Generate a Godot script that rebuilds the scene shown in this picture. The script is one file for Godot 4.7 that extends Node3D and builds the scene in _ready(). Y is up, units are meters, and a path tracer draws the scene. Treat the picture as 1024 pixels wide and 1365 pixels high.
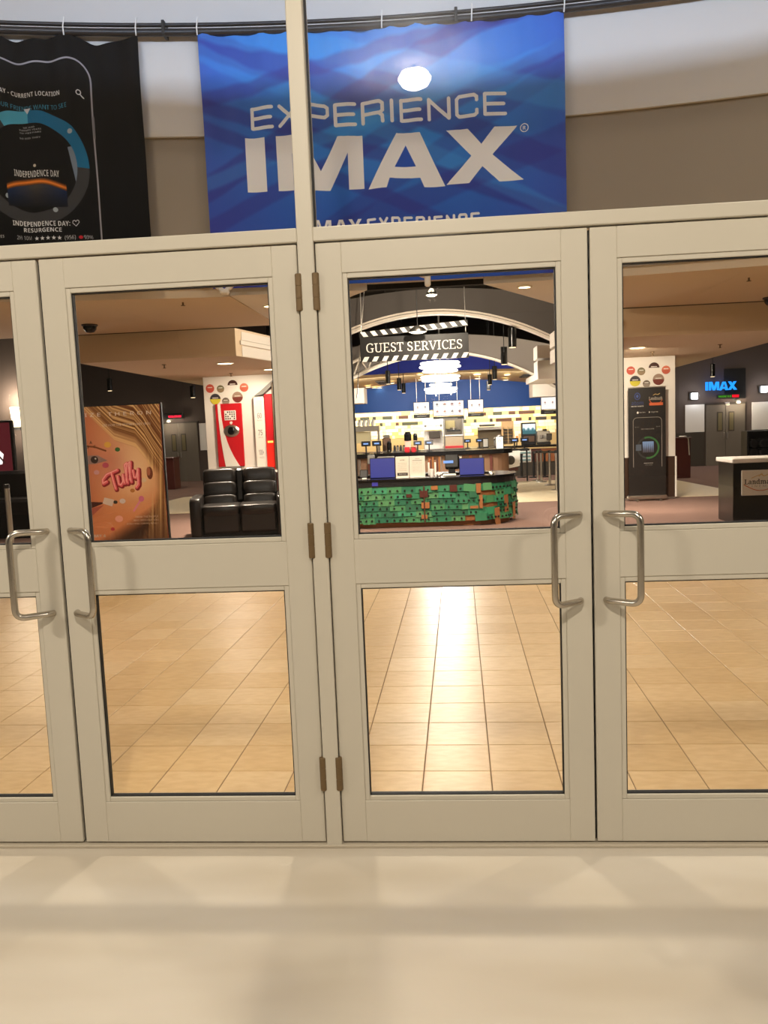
extends Node3D

# ---------------------------------------------------------------- mesh helpers
class MB:
	var st := SurfaceTool.new()
	func _init():
		st.begin(Mesh.PRIMITIVE_TRIANGLES)
	func sm(g):
		st.set_smooth_group(g)
	func tri(a, b, c, ua = Vector2.ZERO, ub = Vector2.ZERO, uc = Vector2.ZERO):   # counter-clockwise seen from outside
		st.set_uv(ua); st.add_vertex(a)
		st.set_uv(uc); st.add_vertex(c)
		st.set_uv(ub); st.add_vertex(b)
	func quad(a, b, c, d, ua = Vector2.ZERO, ub = Vector2.ZERO, uc = Vector2.ZERO, ud = Vector2.ZERO):
		tri(a, b, c, ua, ub, uc); tri(a, c, d, ua, uc, ud)
	func face(p: Array, inside: Vector3):
		var n = (p[1] - p[0]).cross(p[2] - p[0])
		if n.dot(p[0] - inside) < 0:
			p = p.duplicate(); p.reverse()
		for i in range(1, p.size() - 1):
			tri(p[0], p[i], p[i + 1])
	func box(s: Vector3, at := Vector3.ZERO, b := 0.003, t := Basis.IDENTITY):
		sm(-1)
		b = minf(b, minf(s.x, minf(s.y, s.z)) * 0.45)
		var h = s / 2.0
		var v = func(sx, sy, sz, ax):   # corner point that lies in the face of axis ax
			var q = Vector3(sx * h.x, sy * h.y, sz * h.z)
			var sg = Vector3(sx, sy, sz)
			for k in 3:
				if k != ax: q[k] -= sg[k] * b
			return t * q + at
		for ax in 3:
			for s1 in [-1, 1]:
				var p = []
				for uv in [[-1, -1], [1, -1], [1, 1], [-1, 1]]:
					var sg = [0, 0, 0]
					sg[ax] = s1; sg[(ax + 1) % 3] = uv[0]; sg[(ax + 2) % 3] = uv[1]
					p.append(v.call(sg[0], sg[1], sg[2], ax))
				face(p, at)
		for ax in 3:
			var a1 = (ax + 1) % 3
			var a2 = (ax + 2) % 3
			for s1 in [-1, 1]:
				for s2 in [-1, 1]:
					var p = []
					for e in [[-1, a1], [1, a1], [1, a2], [-1, a2]]:
						var sg = [0, 0, 0]
						sg[ax] = e[0]; sg[a1] = s1; sg[a2] = s2
						p.append(v.call(sg[0], sg[1], sg[2], e[1]))
					face(p, at)
		for sx in [-1, 1]:
			for sy in [-1, 1]:
				for sz in [-1, 1]:
					face([v.call(sx, sy, sz, 0), v.call(sx, sy, sz, 1), v.call(sx, sy, sz, 2)], at)
	func slab(s: Vector3, at := Vector3.ZERO):   # plain box, 12 triangles, the front (+z) face carries the print
		sm(-1)
		var h = s / 2.0
		var c = func(x, y, z): return at + Vector3(x * h.x, y * h.y, z * h.z)
		quad(c.call(-1, -1, 1), c.call(1, -1, 1), c.call(1, 1, 1), c.call(-1, 1, 1), Vector2(0, 1), Vector2(1, 1), Vector2(1, 0), Vector2(0, 0))
		for f in [[[1, -1, 1], [1, -1, -1], [1, 1, -1], [1, 1, 1]], [[-1, -1, -1], [-1, -1, 1], [-1, 1, 1], [-1, 1, -1]], [[1, -1, -1], [-1, -1, -1], [-1, 1, -1], [1, 1, -1]], [[-1, 1, 1], [1, 1, 1], [1, 1, -1], [-1, 1, -1]], [[-1, -1, -1], [1, -1, -1], [1, -1, 1], [-1, -1, 1]]]:
			var e = Vector2(0.004, 0.004)
			quad(c.call(f[0][0], f[0][1], f[0][2]), c.call(f[1][0], f[1][1], f[1][2]), c.call(f[2][0], f[2][1], f[2][2]), c.call(f[3][0], f[3][1], f[3][2]), e, e, e, e)
	func prism(poly: PackedVector2Array, d: float, at := Vector3.ZERO, t := Basis.IDENTITY):   # outline in x, y; depth d along z, centred
		sm(-1)
		if not Geometry2D.is_polygon_clockwise(poly):
			pass
		else:
			poly = poly.duplicate(); poly.reverse()
		var f = func(q, z): return t * Vector3(q.x, q.y, z) + at
		var ix = Geometry2D.triangulate_polygon(poly)
		for i in range(0, ix.size(), 3):
			var a = poly[ix[i]]; var b = poly[ix[i + 1]]; var c = poly[ix[i + 2]]
			if (b - a).cross(c - a) < 0:
				var k = b; b = c; c = k
			tri(f.call(a, d / 2), f.call(b, d / 2), f.call(c, d / 2))
			tri(f.call(a, -d / 2), f.call(c, -d / 2), f.call(b, -d / 2))
		for i in poly.size():
			var a = poly[i]; var b = poly[(i + 1) % poly.size()]
			quad(f.call(a, -d / 2), f.call(b, -d / 2), f.call(b, d / 2), f.call(a, d / 2))
	func lathe(pr: Array, n := 24, at := Vector3.ZERO, t := Basis.IDENTITY):   # profile of (radius, height), bottom to top outside
		for i in pr.size() - 1:
			sm(i + 1)
			for k in n:
				var a0 = TAU * k / n; var a1 = TAU * (k + 1) / n
				var f = func(p, a): return t * Vector3(p[0] * cos(a), p[1], -p[0] * sin(a)) + at
				var p0 = pr[i]; var p1 = pr[i + 1]
				if p0[0] > 1e-5: tri(f.call(p0, a0), f.call(p0, a1), f.call(p1, a1))
				if p1[0] > 1e-5: tri(f.call(p0, a0), f.call(p1, a1), f.call(p1, a0))
	func tube(path: Array, r: float, n := 12, closed := false):
		var up = Vector3.UP
		var rings = []
		var m = path.size()
		for i in m:
			var d = ((path[(i + 1) % m] if closed or i < m - 1 else path[i]) - (path[i - 1] if closed or i > 0 else path[i])).normalized()
			if i == 0: up = Vector3.UP if absf(d.y) < 0.9 else Vector3.BACK
			var s = d.cross(up).normalized()
			up = s.cross(d).normalized()
			var ring = []
			for k in n:
				var a = TAU * k / n
				ring.append(path[i] + (s * cos(a) + up * sin(a)) * r)
			rings.append(ring)
		sm(0)
		for i in (m if closed else m - 1):
			var q = rings[(i + 1) % m]
			for k in n:
				var l = (k + 1) % n
				quad(rings[i][k], q[k], q[l], rings[i][l])
		if not closed:
			sm(-1)
			for k in range(1, n - 1):
				tri(rings[0][0], rings[0][k], rings[0][k + 1])
				tri(rings[m - 1][0], rings[m - 1][k + 1], rings[m - 1][k])
	func puff(s: Vector3, e := 0.45, at := Vector3.ZERO, n := 14):   # soft cushion
		sm(0)
		var f = func(i, k):
			var th = -PI / 2 + PI * i / n; var ph = TAU * k / (2 * n)
			var pw = func(x): return signf(x) * pow(absf(x), e)
			return at + Vector3(s.x / 2 * pw.call(cos(th)) * pw.call(cos(ph)), s.y / 2 * pw.call(sin(th)), -s.z / 2 * pw.call(cos(th)) * pw.call(sin(ph)))
		for i in n:
			for k in 2 * n:
				if i > 0: tri(f.call(i, k), f.call(i, k + 1), f.call(i + 1, k + 1))
				if i < n - 1: tri(f.call(i, k), f.call(i + 1, k + 1), f.call(i + 1, k))
	func done() -> ArrayMesh:
		st.generate_normals()
		return st.commit()

# ---------------------------------------------------------------- print helpers: flat print on posters, screens and signs
var fonts := {}
var glyphs := {}
func glyph(s: String, f: String) -> PackedVector2Array:   # triangles of the text in a unit box, y down
	var key = f + s
	if glyphs.has(key): return glyphs[key]
	var tm := TextMesh.new()
	tm.text = s; tm.font = fonts[f]; tm.font_size = 48; tm.pixel_size = 1.0; tm.depth = 0.0; tm.curve_step = 1.0
	var ar = tm.surface_get_arrays(0)
	var v: PackedVector3Array = ar[Mesh.ARRAY_VERTEX]
	var ix = ar[Mesh.ARRAY_INDEX]
	var lo = Vector2(1e9, 1e9); var hi = -lo
	for p in v:
		lo = lo.min(Vector2(p.x, p.y)); hi = hi.max(Vector2(p.x, p.y))
	var out := PackedVector2Array()
	if ix == null or ix.size() == 0: ix = range(v.size())
	for i in ix:
		out.append(Vector2((v[i].x - lo.x) / (hi.x - lo.x), 1.0 - (v[i].y - lo.y) / (hi.y - lo.y)))
	glyphs[key] = out
	return out
func rpoly(im: Image, p, col: Color):
	var y0 = 1e9; var y1 = -1e9
	for q in p:
		y0 = minf(y0, q.y); y1 = maxf(y1, q.y)
	var n = p.size()
	for y in range(maxi(0, int(y0)), mini(im.get_height() - 1, int(y1)) + 1):
		var yc = y + 0.5
		var xs = []
		for i in n:
			var a = p[i]; var b = p[(i + 1) % n]
			if (a.y <= yc) != (b.y <= yc): xs.append(a.x + (yc - a.y) / (b.y - a.y) * (b.x - a.x))
		xs.sort()
		for k in range(0, xs.size() - 1, 2):
			var xa = maxi(0, roundi(xs[k])); var xb = mini(im.get_width(), roundi(xs[k + 1]))
			if xb > xa: im.fill_rect(Rect2i(xa, y, xb - xa, 1), col)
func rtext(im: Image, s: String, f: String, x: float, y: float, w: float, h: float, col: Color):   # fitted to the box
	var g = glyph(s, f)
	for i in range(0, g.size(), 3):
		rpoly(im, [Vector2(x + g[i].x * w, y + g[i].y * h), Vector2(x + g[i + 1].x * w, y + g[i + 1].y * h), Vector2(x + g[i + 2].x * w, y + g[i + 2].y * h)], col)
func rdisc(im: Image, c: Vector2, rx: float, ry: float, col: Color):
	var p = []
	for k in 28: p.append(c + Vector2(rx * cos(TAU * k / 28), ry * sin(TAU * k / 28)))
	rpoly(im, p, col)
func rstroke(im: Image, p: Array, w: float, col: Color, round_ends := true):
	for i in p.size():
		if round_ends: rdisc(im, p[i], w / 2, w / 2, col)
		if i < p.size() - 1:
			var n = (p[i + 1] - p[i]).orthogonal().normalized() * w / 2
			rpoly(im, [p[i] + n, p[i + 1] + n, p[i + 1] - n, p[i] - n], col)
func rarc(im: Image, c: Vector2, r0: float, r1: float, a0: float, a1: float, col: Color):   # degrees clockwise from the top
	var p = []
	for k in 41:
		var a = deg_to_rad(lerpf(a0, a1, k / 40.0)); p.append(c + Vector2(sin(a), -cos(a)) * r1)
	for k in 41:
		var a = deg_to_rad(lerpf(a1, a0, k / 40.0)); p.append(c + Vector2(sin(a), -cos(a)) * r0)
	rpoly(im, p, col)
func rround(im: Image, r: Rect2, rad: float, w: float, col: Color):   # outline of a rounded rectangle
	var p = []
	for q in [[r.end.x - rad, r.position.y + rad, -90], [r.end.x - rad, r.end.y - rad, 0], [r.position.x + rad, r.end.y - rad, 90], [r.position.x + rad, r.position.y + rad, 180]]:
		for k in 9:
			var a = deg_to_rad(q[2] + 90.0 * k / 8); p.append(Vector2(q[0] + rad * cos(a), q[1] + rad * sin(a)))
	p.append(p[0])
	rstroke(im, p, w, col)
func blank(w, h, col) -> Image:
	var im := Image.create(w, h, false, Image.FORMAT_RGB8); im.fill(col); return im

# ---------------------------------------------------------------- materials
var mats := {}
func C(r, g, b) -> Color: return Color(r / 255.0, g / 255.0, b / 255.0)
func mat(n: String, col := Color.WHITE, rough := 0.6, metal := 0.0) -> StandardMaterial3D:
	if mats.has(n): return mats[n]
	var m := StandardMaterial3D.new()
	m.resource_name = n; m.albedo_color = col; m.roughness = rough; m.metallic = metal
	mats[n] = m
	return m
func glow(n: String, col: Color, e: float) -> StandardMaterial3D:
	var m = mat(n, Color(0.05, 0.05, 0.05), 0.5)
	m.emission_enabled = true; m.emission = col; m.emission_energy_multiplier = e
	return m
func printed(n: String, im: Image, rough := 0.5, e := 0.0) -> StandardMaterial3D:
	var m = mat(n, Color.WHITE, rough)
	var t := ImageTexture.create_from_image(im)
	m.albedo_texture = t; m.texture_repeat = false
	if e > 0:
		m.albedo_color = Color(0.05, 0.05, 0.05)
		m.emission_enabled = true; m.emission = Color.WHITE; m.emission_operator = BaseMaterial3D.EMISSION_OP_MULTIPLY
		m.emission_texture = t; m.emission_energy_multiplier = e
	return m
func noisy(m: StandardMaterial3D, a: Color, b: Color, freq: float, scale: float, seed_ := 1, bump := 0.0, stretch := Vector3.ONE) -> StandardMaterial3D:
	var nz := FastNoiseLite.new(); nz.seed = seed_; nz.frequency = freq; nz.fractal_octaves = 4
	var t := NoiseTexture2D.new(); t.width = 512; t.height = 512; t.seamless = true; t.noise = nz
	var g := Gradient.new(); g.set_color(0, a); g.set_color(1, b); t.color_ramp = g
	m.albedo_texture = t; m.uv1_triplanar = true; m.uv1_world_triplanar = true; m.uv1_scale = stretch * scale
	if bump > 0:
		m.heightmap_enabled = true; m.heightmap_scale = bump; m.heightmap_texture = t
	return m

# ---------------------------------------------------------------- scene helpers
func T(n: String, label: String, cat: String, at := Vector3.ZERO, group := "", kind := "") -> Node3D:
	var o := Node3D.new(); o.name = num(n); add_child(o); o.position = at
	return tag(o, label, cat, group, kind)
var used := {}
func num(n: String) -> String:
	used[n] = used.get(n, -1) + 1
	return n if used[n] == 0 else "%s_%03d" % [n, used[n]]
func tag(o, label, cat, group = "", kind = ""):
	o.set_meta("label", label); o.set_meta("category", cat)
	if group: o.set_meta("group", group)
	if kind: o.set_meta("kind", kind)
	return o
func W(p: Node3D, n: String, mesh, m: Material, at := Vector3.ZERO, rot := Vector3.ZERO) -> MeshInstance3D:   # a part, placed in the world's axes
	var o := MeshInstance3D.new(); o.name = n if p != self else num(n)
	o.mesh = mesh.done() if mesh is MB else mesh
	o.material_override = m
	p.add_child(o, true)
	o.global_position = at
	o.rotation = rot
	return o
var boxes := {}
func bx(x: float, y: float, z: float, b := 0.003) -> Mesh:
	var k = "%.4f %.4f %.4f %.4f" % [x, y, z, b]
	if not boxes.has(k):
		var m := MB.new(); m.box(Vector3(x, y, z), Vector3.ZERO, b); boxes[k] = m.done()
	return boxes[k]
func sheet(x: float, y: float, z: float) -> Mesh:   # a thin board whose front carries a print
	var m := MB.new(); m.slab(Vector3(x, y, z)); return m.done()
func cyl(r: float, h: float, n := 20, b := 0.002) -> Mesh:
	var m := MB.new(); m.lathe([[0, -h / 2], [r - b, -h / 2], [r, -h / 2 + b], [r, h / 2 - b], [r - b, h / 2], [0, h / 2]], n); return m.done()
func S(n: String, label: String, cat: String, mesh, m: Material, at := Vector3.ZERO) -> MeshInstance3D:   # a piece of the setting
	return tag(W(self, n, mesh, m, at), label, cat, "", "structure")
func words(p: Node3D, n: String, s: String, f: String, m: Material, at: Vector3, w: float, h: float, d := 0.006) -> MeshInstance3D:   # raised lettering fitted to w x h, centred at
	var g = glyph(s, f)
	var b := MB.new(); b.sm(-1)
	var edges := {}
	for i in range(0, g.size(), 3):
		var q = []
		for k in 3: q.append(Vector3((g[i + k].x - 0.5) * w, (0.5 - g[i + k].y) * h, d / 2))
		if (q[1] - q[0]).cross(q[2] - q[0]).z < 0: q = [q[0], q[2], q[1]]
		b.tri(q[0], q[1], q[2])
		for k in 3:
			var a = q[k]; var c = q[(k + 1) % 3]
			var key = [snappedf(a.x, 1e-5), snappedf(a.y, 1e-5), snappedf(c.x, 1e-5), snappedf(c.y, 1e-5)]
			var back = [key[2], key[3], key[0], key[1]]
			if edges.has(back): edges.erase(back)
			else: edges[key] = [a, c]
	for e in edges.values():
		var z = Vector3(0, 0, d)
		b.quad(e[0] - z, e[1] - z, e[1], e[0])
	return W(p, n, b, m, at)
func omni(n, at, e, col, size = 0.1):
	var l := OmniLight3D.new(); l.name = n; l.light_energy = e; l.light_color = col; l.light_size = size
	l.omni_range = 40; l.omni_attenuation = 2.0; l.shadow_enabled = true; add_child(l, true); l.position = at
func spot(n, at, e, col, angle = 60.0, size = 0.08, to = Vector3.DOWN):
	var l := SpotLight3D.new(); l.name = n; l.light_energy = e; l.light_color = col; l.light_size = size
	l.spot_range = 40; l.spot_attenuation = 2.0; l.spot_angle = angle; l.spot_angle_attenuation = 0.6; l.shadow_enabled = true
	add_child(l, true); l.position = at; l.look_at(at + to, Vector3.FORWARD if absf(to.y) > 0.9 else Vector3.UP)
func area(n, at, size: Vector2, e, col, to = Vector3.DOWN):
	var l := AreaLight3D.new(); l.name = n; l.area_size = size; l.light_energy = e; l.light_color = col
	l.area_range = 40; l.area_attenuation = 2.0; l.shadow_enabled = true; add_child(l, true); l.position = at
	l.look_at(at + to, Vector3.FORWARD if absf(to.y) > 0.9 else Vector3.UP)

func wz(x: float) -> float: return 12.1 - sqrt(324.0 - (x - 0.5) * (x - 0.5))   # the curved wall over the vestibule
func V3(x, y, z) -> Vector3: return Vector3(x, y, z)

const MALL := Color(1.0, 0.96, 0.89)
const WARM := Color(1.0, 0.95, 0.86)
const SOFT := Color(1.0, 0.93, 0.83)
const COOL := Color(0.80, 0.88, 1.0)

func _ready():
	# ---- camera, sky, exposure, large lights
	var cam := Camera3D.new(); cam.name = "camera"; add_child(cam)
	cam.fov = 64.52; cam.near = 0.05; cam.far = 100
	cam.position = V3(0.4455, 1.5215, 2.7999)
	cam.basis = Basis(Vector3.UP, 0.0771) * Basis(Vector3.RIGHT, -0.1053) * Basis(Vector3.BACK, -0.0407)
	cam.current = true
	var we := WorldEnvironment.new(); we.name = "environment"
	var env := Environment.new()
	env.background_mode = Environment.BG_COLOR; env.background_color = Color(0.02, 0.02, 0.025)
	env.tonemap_mode = Environment.TONE_MAPPER_LINEAR; env.tonemap_exposure = 1.0
	env.sdfgi_enabled = true; env.ssao_enabled = true; env.ssil_enabled = true
	we.environment = env; add_child(we)
	for f in [["sans", "Droid Sans", 400], ["bold", "Droid Sans", 700], ["serif", "Droid Serif", 400], ["serifb", "Droid Serif", 700]]:
		var sf := SystemFont.new(); sf.font_names = PackedStringArray([f[1]]); sf.font_weight = f[2]; fonts[f[0]] = sf
	# mall lights behind the camera
	omni("mall_lamp_light", V3(0.313, 4.1, 3.503), 9.5, MALL, 0.06)
	area("mall_panel_light", V3(-4.5, 4.05, 2.9), Vector2(0.5, 0.5), 14, MALL, V3(0.5, -1, -0.4))
	area("mall_panel_light", V3(5.0, 4.05, 2.9), Vector2(0.5, 0.5), 10.5, MALL, V3(-0.5, -1, -0.4))
	# vestibule lights
	for x in [-3.4, -0.2, 3.6]: spot("vestibule_light", V3(x, 6.3, -2.3), 14, WARM, 46.0, 0.15)
	for x in [-3.6, 4.2]: area("vestibule_panel_light", V3(x, 6.28, -1.5), Vector2(0.8, 0.8), 11.5, WARM)
	area("shelf_strip_light", V3(0.4, 5.98, -1.2), Vector2(8.0, 0.05), 26, COOL, V3(0, -0.12, -1))
	# lobby lights high under the open deck
	area("lobby_bay_light", V3(0.3, 5.0, -8.2), Vector2(2.0, 0.6), 12, SOFT)
	area("lobby_bay_light", V3(-7.5, 4.9, -17), Vector2(2.0, 2.0), 13, SOFT)
	area("lobby_bay_light", V3(8.0, 4.9, -17), Vector2(2.0, 2.0), 13, SOFT)
	area("lobby_bay_light", V3(3.0, 5.0, -14.0), Vector2(2.0, 1.0), 11, SOFT)
	# concession lights
	omni("chandelier_light", V3(0.415, 2.0, -13), 9, Color(1, 0.97, 0.92), 0.2)
	area("cove_light", V3(0.5, 2.3, -23.2), Vector2(7.0, 0.2), 26, Color(1, 0.94, 0.82), V3(0, -1, -0.5))
	area("service_light", V3(0.4, 2.66, -18.2), Vector2(5, 0.8), 24, Color(1, 0.96, 0.9), V3(0, -1, -0.7))

	make_materials()
	storefront()
	mall()
	vestibule()
	lobby_shell()
	soffits()
	banners()
	lobby_things()
	sign_and_pendants()
	guest_counter()
	concession()

func make_materials():
	mat("champagne metal", C(198, 190, 174), 0.42)
	mat("black rubber", C(14, 14, 16), 0.6)
	mat("brushed steel", C(192, 184, 172), 0.27, 1.0)
	mat("bronze", C(112, 90, 60), 0.5, 0.3)
	var g = mat("glass", Color(0.06, 0.09, 0.08, 0.02), 0.0); g.transparency = BaseMaterial3D.TRANSPARENCY_ALPHA
	noisy(mat("mall floor", C(214, 205, 191), 0.34), C(228, 222, 212), C(255, 255, 255), 0.006, 0.35, 4, 0.0, V3(0.5, 1, 1.6))
	mat("mall wall", C(150, 145, 138), 0.8)
	mat("mall far", C(84, 82, 80), 0.8)
	mat("mall ceiling", C(120, 116, 112), 0.85)
	for k in 5:
		var b = [C(222, 189, 139), C(226, 194, 146), C(217, 184, 134), C(228, 198, 152), C(220, 187, 137)][k]
		noisy(mat("tile%d" % k, b, 0.34), C(236, 228, 214), C(255, 255, 255), 0.012, 1.3, 10 + k, 0.0, V3(1, 1, 2.5))
	mat("grout", C(128, 100, 68), 0.9)
	mat("wall light", C(214, 209, 202), 0.75)
	mat("wall taupe", C(150, 137, 120), 0.8)
	mat("ceiling beige", C(208, 186, 156), 0.85)
	mat("soffit white", C(222, 214, 202), 0.8)
	mat("dark deck", C(24, 22, 22), 0.9)
	mat("fascia grey", C(84, 79, 75), 0.85)
	mat("trim white", C(232, 222, 206), 0.6)
	mat("dark wall", C(88, 76, 69), 0.85)
	mat("wainscot", C(62, 55, 46), 0.6)
	mat("door grey", C(112, 104, 92), 0.6)
	mat("blue wall", C(30, 98, 200), 0.45)
	mat("deep blue", C(26, 44, 150), 0.7)
	mat("cream vault", C(240, 214, 160), 0.75)
	mat("black", C(16, 15, 15), 0.5)
	mat("black gloss", C(14, 14, 15), 0.2)
	mat("white", C(238, 234, 226), 0.6)
	mat("grey", C(128, 126, 122), 0.6)
	mat("steel", C(200, 196, 188), 0.28, 1.0)
	mat("mahogany", C(84, 38, 30), 0.45)
	mat("brown wood", C(150, 88, 48), 0.55)
	mat("kraft", C(160, 104, 60), 0.85)
	mat("red", C(200, 24, 36), 0.4)
	mat("leather", C(34, 30, 28), 0.33)
	var wv = blank(256, 256, C(226, 222, 220))   # woven carpet squares: paler ribs on a darker ground
	var wr := RandomNumberGenerator.new(); wr.seed = 77
	for y in 256:
		for x in 256:
			var tone = 196 + wr.randi() % 40 + (24 if y % 16 < 3 else 0) + (14 if (x + y) % 32 < 3 else 0)
			wv.set_pixel(x, y, C(mini(tone, 255), mini(tone - 4, 255), mini(tone - 6, 255)))
	var cm = mat("carpet", C(140, 111, 99), 1.0)
	cm.albedo_texture = ImageTexture.create_from_image(wv); cm.uv1_triplanar = true; cm.uv1_world_triplanar = true; cm.uv1_scale = V3(0.8, 0.8, 0.8)
	noisy(mat("stone path", C(232, 218, 186), 0.5), C(235, 230, 220), C(255, 255, 255), 0.02, 0.8, 8)

# ---------------------------------------------------------------- the glazed doors
func storefront():
	var met = mats["champagne metal"]; var rub = mats["black rubber"]; var gl = mats["glass"]
	var hinge_m := MB.new()
	hinge_m.lathe([[0, -0.062], [0.011, -0.062], [0.0125, -0.059], [0.0125, -0.022], [0.0115, -0.021], [0.0115, -0.020], [0.0125, -0.019], [0.0125, 0.02], [0.0115, 0.021], [0.0115, 0.022], [0.0125, 0.023], [0.0125, 0.059], [0.011, 0.062], [0, 0.062]], 14)
	var hinge = hinge_m.done()
	# x of the leaf's left edge, and on which side it hangs
	var leaves = [[-1.861, -1, "leftmost glass door of the row, partly out of frame"], [-0.943, 1, "glass door left of the centre post, movie standee behind it"], [0.028, -1, "glass door right of the centre post, guest services sign behind it"], [0.943, 1, "rightmost glass door of the row, cut by the frame edge"]]
	for i in 4:
		var x0: float = leaves[i][0]; var side: int = leaves[i][1]
		var xm = x0 + 0.457
		var d = T("door_%d" % (i + 1), leaves[i][2], "door", V3(xm, 0.018, 0), "", "structure")
		var zc = -0.0225
		for s in [-1, 1]: W(d, "stile", bx(0.088, 2.127, 0.045, 0.0025), met, V3(xm + s * 0.4095, 1.0815, zc))
		W(d, "top_rail", bx(0.7325, 0.1015, 0.045, 0.0018), met, V3(xm, 2.094, zc))
		W(d, "mid_rail", bx(0.7325, 0.158, 0.045, 0.0018), met, V3(xm, 1.052, zc))
		W(d, "bottom_rail", bx(0.7325, 0.156, 0.045, 0.0018), met, V3(xm, 0.096, zc))
		for o in [[0.174, 0.973], [1.131, 2.043]]:
			var h = o[1] - o[0]; var yc = (o[0] + o[1]) / 2
			for s in [-1, 1]:
				W(d, "glazing_bead", bx(0.017, h, 0.038, 0.002), met, V3(xm + s * 0.3575, yc, zc))
				W(d, "glazing_bead", bx(0.698, 0.017, 0.038, 0.002), met, V3(xm, yc + s * (h / 2 - 0.0085), zc))
			var gk := MB.new()
			for s in [-1, 1]:
				gk.box(V3(0.004, h - 0.034, 0.02), V3(s * 0.347, 0, 0), 0.0005)
				gk.box(V3(0.69, 0.004, 0.02), V3(0, s * (h / 2 - 0.019), 0), 0.0005)
			var pn := MB.new(); pn.slab(V3(0.70, h - 0.03, 0.006))
			var pane = W(d, "glass_pane", pn, gl, V3(xm, yc, -0.022))
			W(pane, "gasket", gk, rub, V3(xm, yc, -0.02))
		W(d, "weatherstrip", bx(0.012, 2.12, 0.03, 0.001), rub, V3(xm - side * 0.4555, 1.08, -0.034))
		W(d, "door_sweep", bx(0.9, 0.012, 0.02, 0.001), rub, V3(xm, 0.0175, -0.03))
		# offset pull handle on the free stile
		var hs = -side   # the free edge lies away from the hinges
		var hx = xm + hs * 0.414
		var px = hx - hs * 0.098
		var path = [V3(hx, 1.195, 0.0), V3(hx - hs * 0.004, 1.196, 0.016)]
		var a = V3(hx - hs * 0.012, 1.197, 0.03); var b = V3(px, 1.2, 0.085)
		path.append(a)
		for cn in [[a, b, V3(px, 0.895, 0.085)], [V3(px, 1.2, 0.085), V3(px, 0.895, 0.085), V3(hx - hs * 0.012, 0.897, 0.03)]]:
			var p1 = cn[1] + (cn[0] - cn[1]).normalized() * 0.036
			var p2 = cn[1] + (cn[2] - cn[1]).normalized() * 0.036
			for k in 9:
				var t = k / 8.0
				path.append(p1.lerp(cn[1], t).lerp(cn[1].lerp(p2, t), t))
		path.append(V3(hx - hs * 0.012, 0.897, 0.03)); path.append(V3(hx - hs * 0.004, 0.896, 0.016)); path.append(V3(hx, 0.895, 0.0))
		var tb := MB.new(); tb.tube(path, 0.0115, 16)
		var hd = W(d, "pull_handle", tb, mats["brushed steel"])
		hd.set_meta("label", "brushed steel offset pull handle")
		for y in [1.985, 1.133, 0.28]:
			W(d, "hinge", hinge, mats["bronze"], V3(xm + side * 0.4565, y, 0.004)).set_meta("label", "worn bronze butt hinge barrel")
	# frame
	var post = S("trim_1", "champagne metal centre post between the two middle doors", "door frame", bx(0.0555, 4.2, 0.11, 0.003), met, V3(0.0, 2.1, -0.045))
	W(post, "weatherstrip", bx(0.09, 2.15, 0.012, 0.001), rub, V3(0, 1.085, -0.056))
	for q in [[-1.891, "left"], [1.8865, "right"]]:
		S("trim_2" if q[0] < 0 else "trim_3", "champagne metal jamb beyond the %s end of the doors" % q[1], "door frame", bx(0.06, 4.2, 0.11, 0.003), met, V3(q[0], 2.1, -0.045))
	S("trim_4", "champagne metal header above the left pair of doors", "door frame", bx(1.835, 0.047, 0.11, 0.003), met, V3(-0.945, 2.1735, -0.045))
	S("trim_5", "champagne metal header above the right pair of doors", "door frame", bx(1.83, 0.047, 0.11, 0.003), met, V3(0.9425, 2.1735, -0.045))
	S("trim_6", "low metal threshold along the foot of the doors", "threshold", bx(3.8, 0.013, 0.088, 0.003), mat("dull threshold", C(186, 174, 154), 0.6), V3(0, 0.0055, -0.03))
	for s in [-1, 1]:
		var x0 = -1.862 if s < 0 else 0.024
		var x1 = -0.024 if s < 0 else 1.857
		var w = T("window_%d" % (1 if s < 0 else 2), "glass transom over the %s doors, in front of the hanging banners" % ("left pair of" if s < 0 else "right pair of"), "window", V3((x0 + x1) / 2, 2.197, -0.03), "", "structure")
		var pn := MB.new(); pn.slab(V3(x1 - x0 - 0.006, 2.0, 0.006))
		W(w, "glass_pane", pn, gl, V3((x0 + x1) / 2, 3.199, -0.045))
		var gk := MB.new()
		for e in [x0 + 0.004, x1 - 0.004]: gk.box(V3(0.008, 2.0, 0.03), V3(e, 3.2, -0.04), 0.001)
		gk.box(V3(x1 - x0 - 0.02, 0.005, 0.03), V3((x0 + x1) / 2, 2.2, -0.04), 0.001)
		W(w, "gasket", gk, rub)
	for q in [[-6.0, -1.921], [1.917, 6.0]]:
		S("wall_front", "plain beige wall beside the %s end of the doors" % ("left" if q[0] < 0 else "right"), "wall", bx(q[1] - q[0], 6.6, 0.2, 0.0), mats["mall wall"], V3((q[0] + q[1]) / 2, 3.3, -0.05))
	S("wall_front_upper", "plain beige wall above the transom windows", "wall", bx(3.92, 2.4, 0.2, 0.0), mats["mall wall"], V3(0, 5.4, -0.05))

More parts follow.
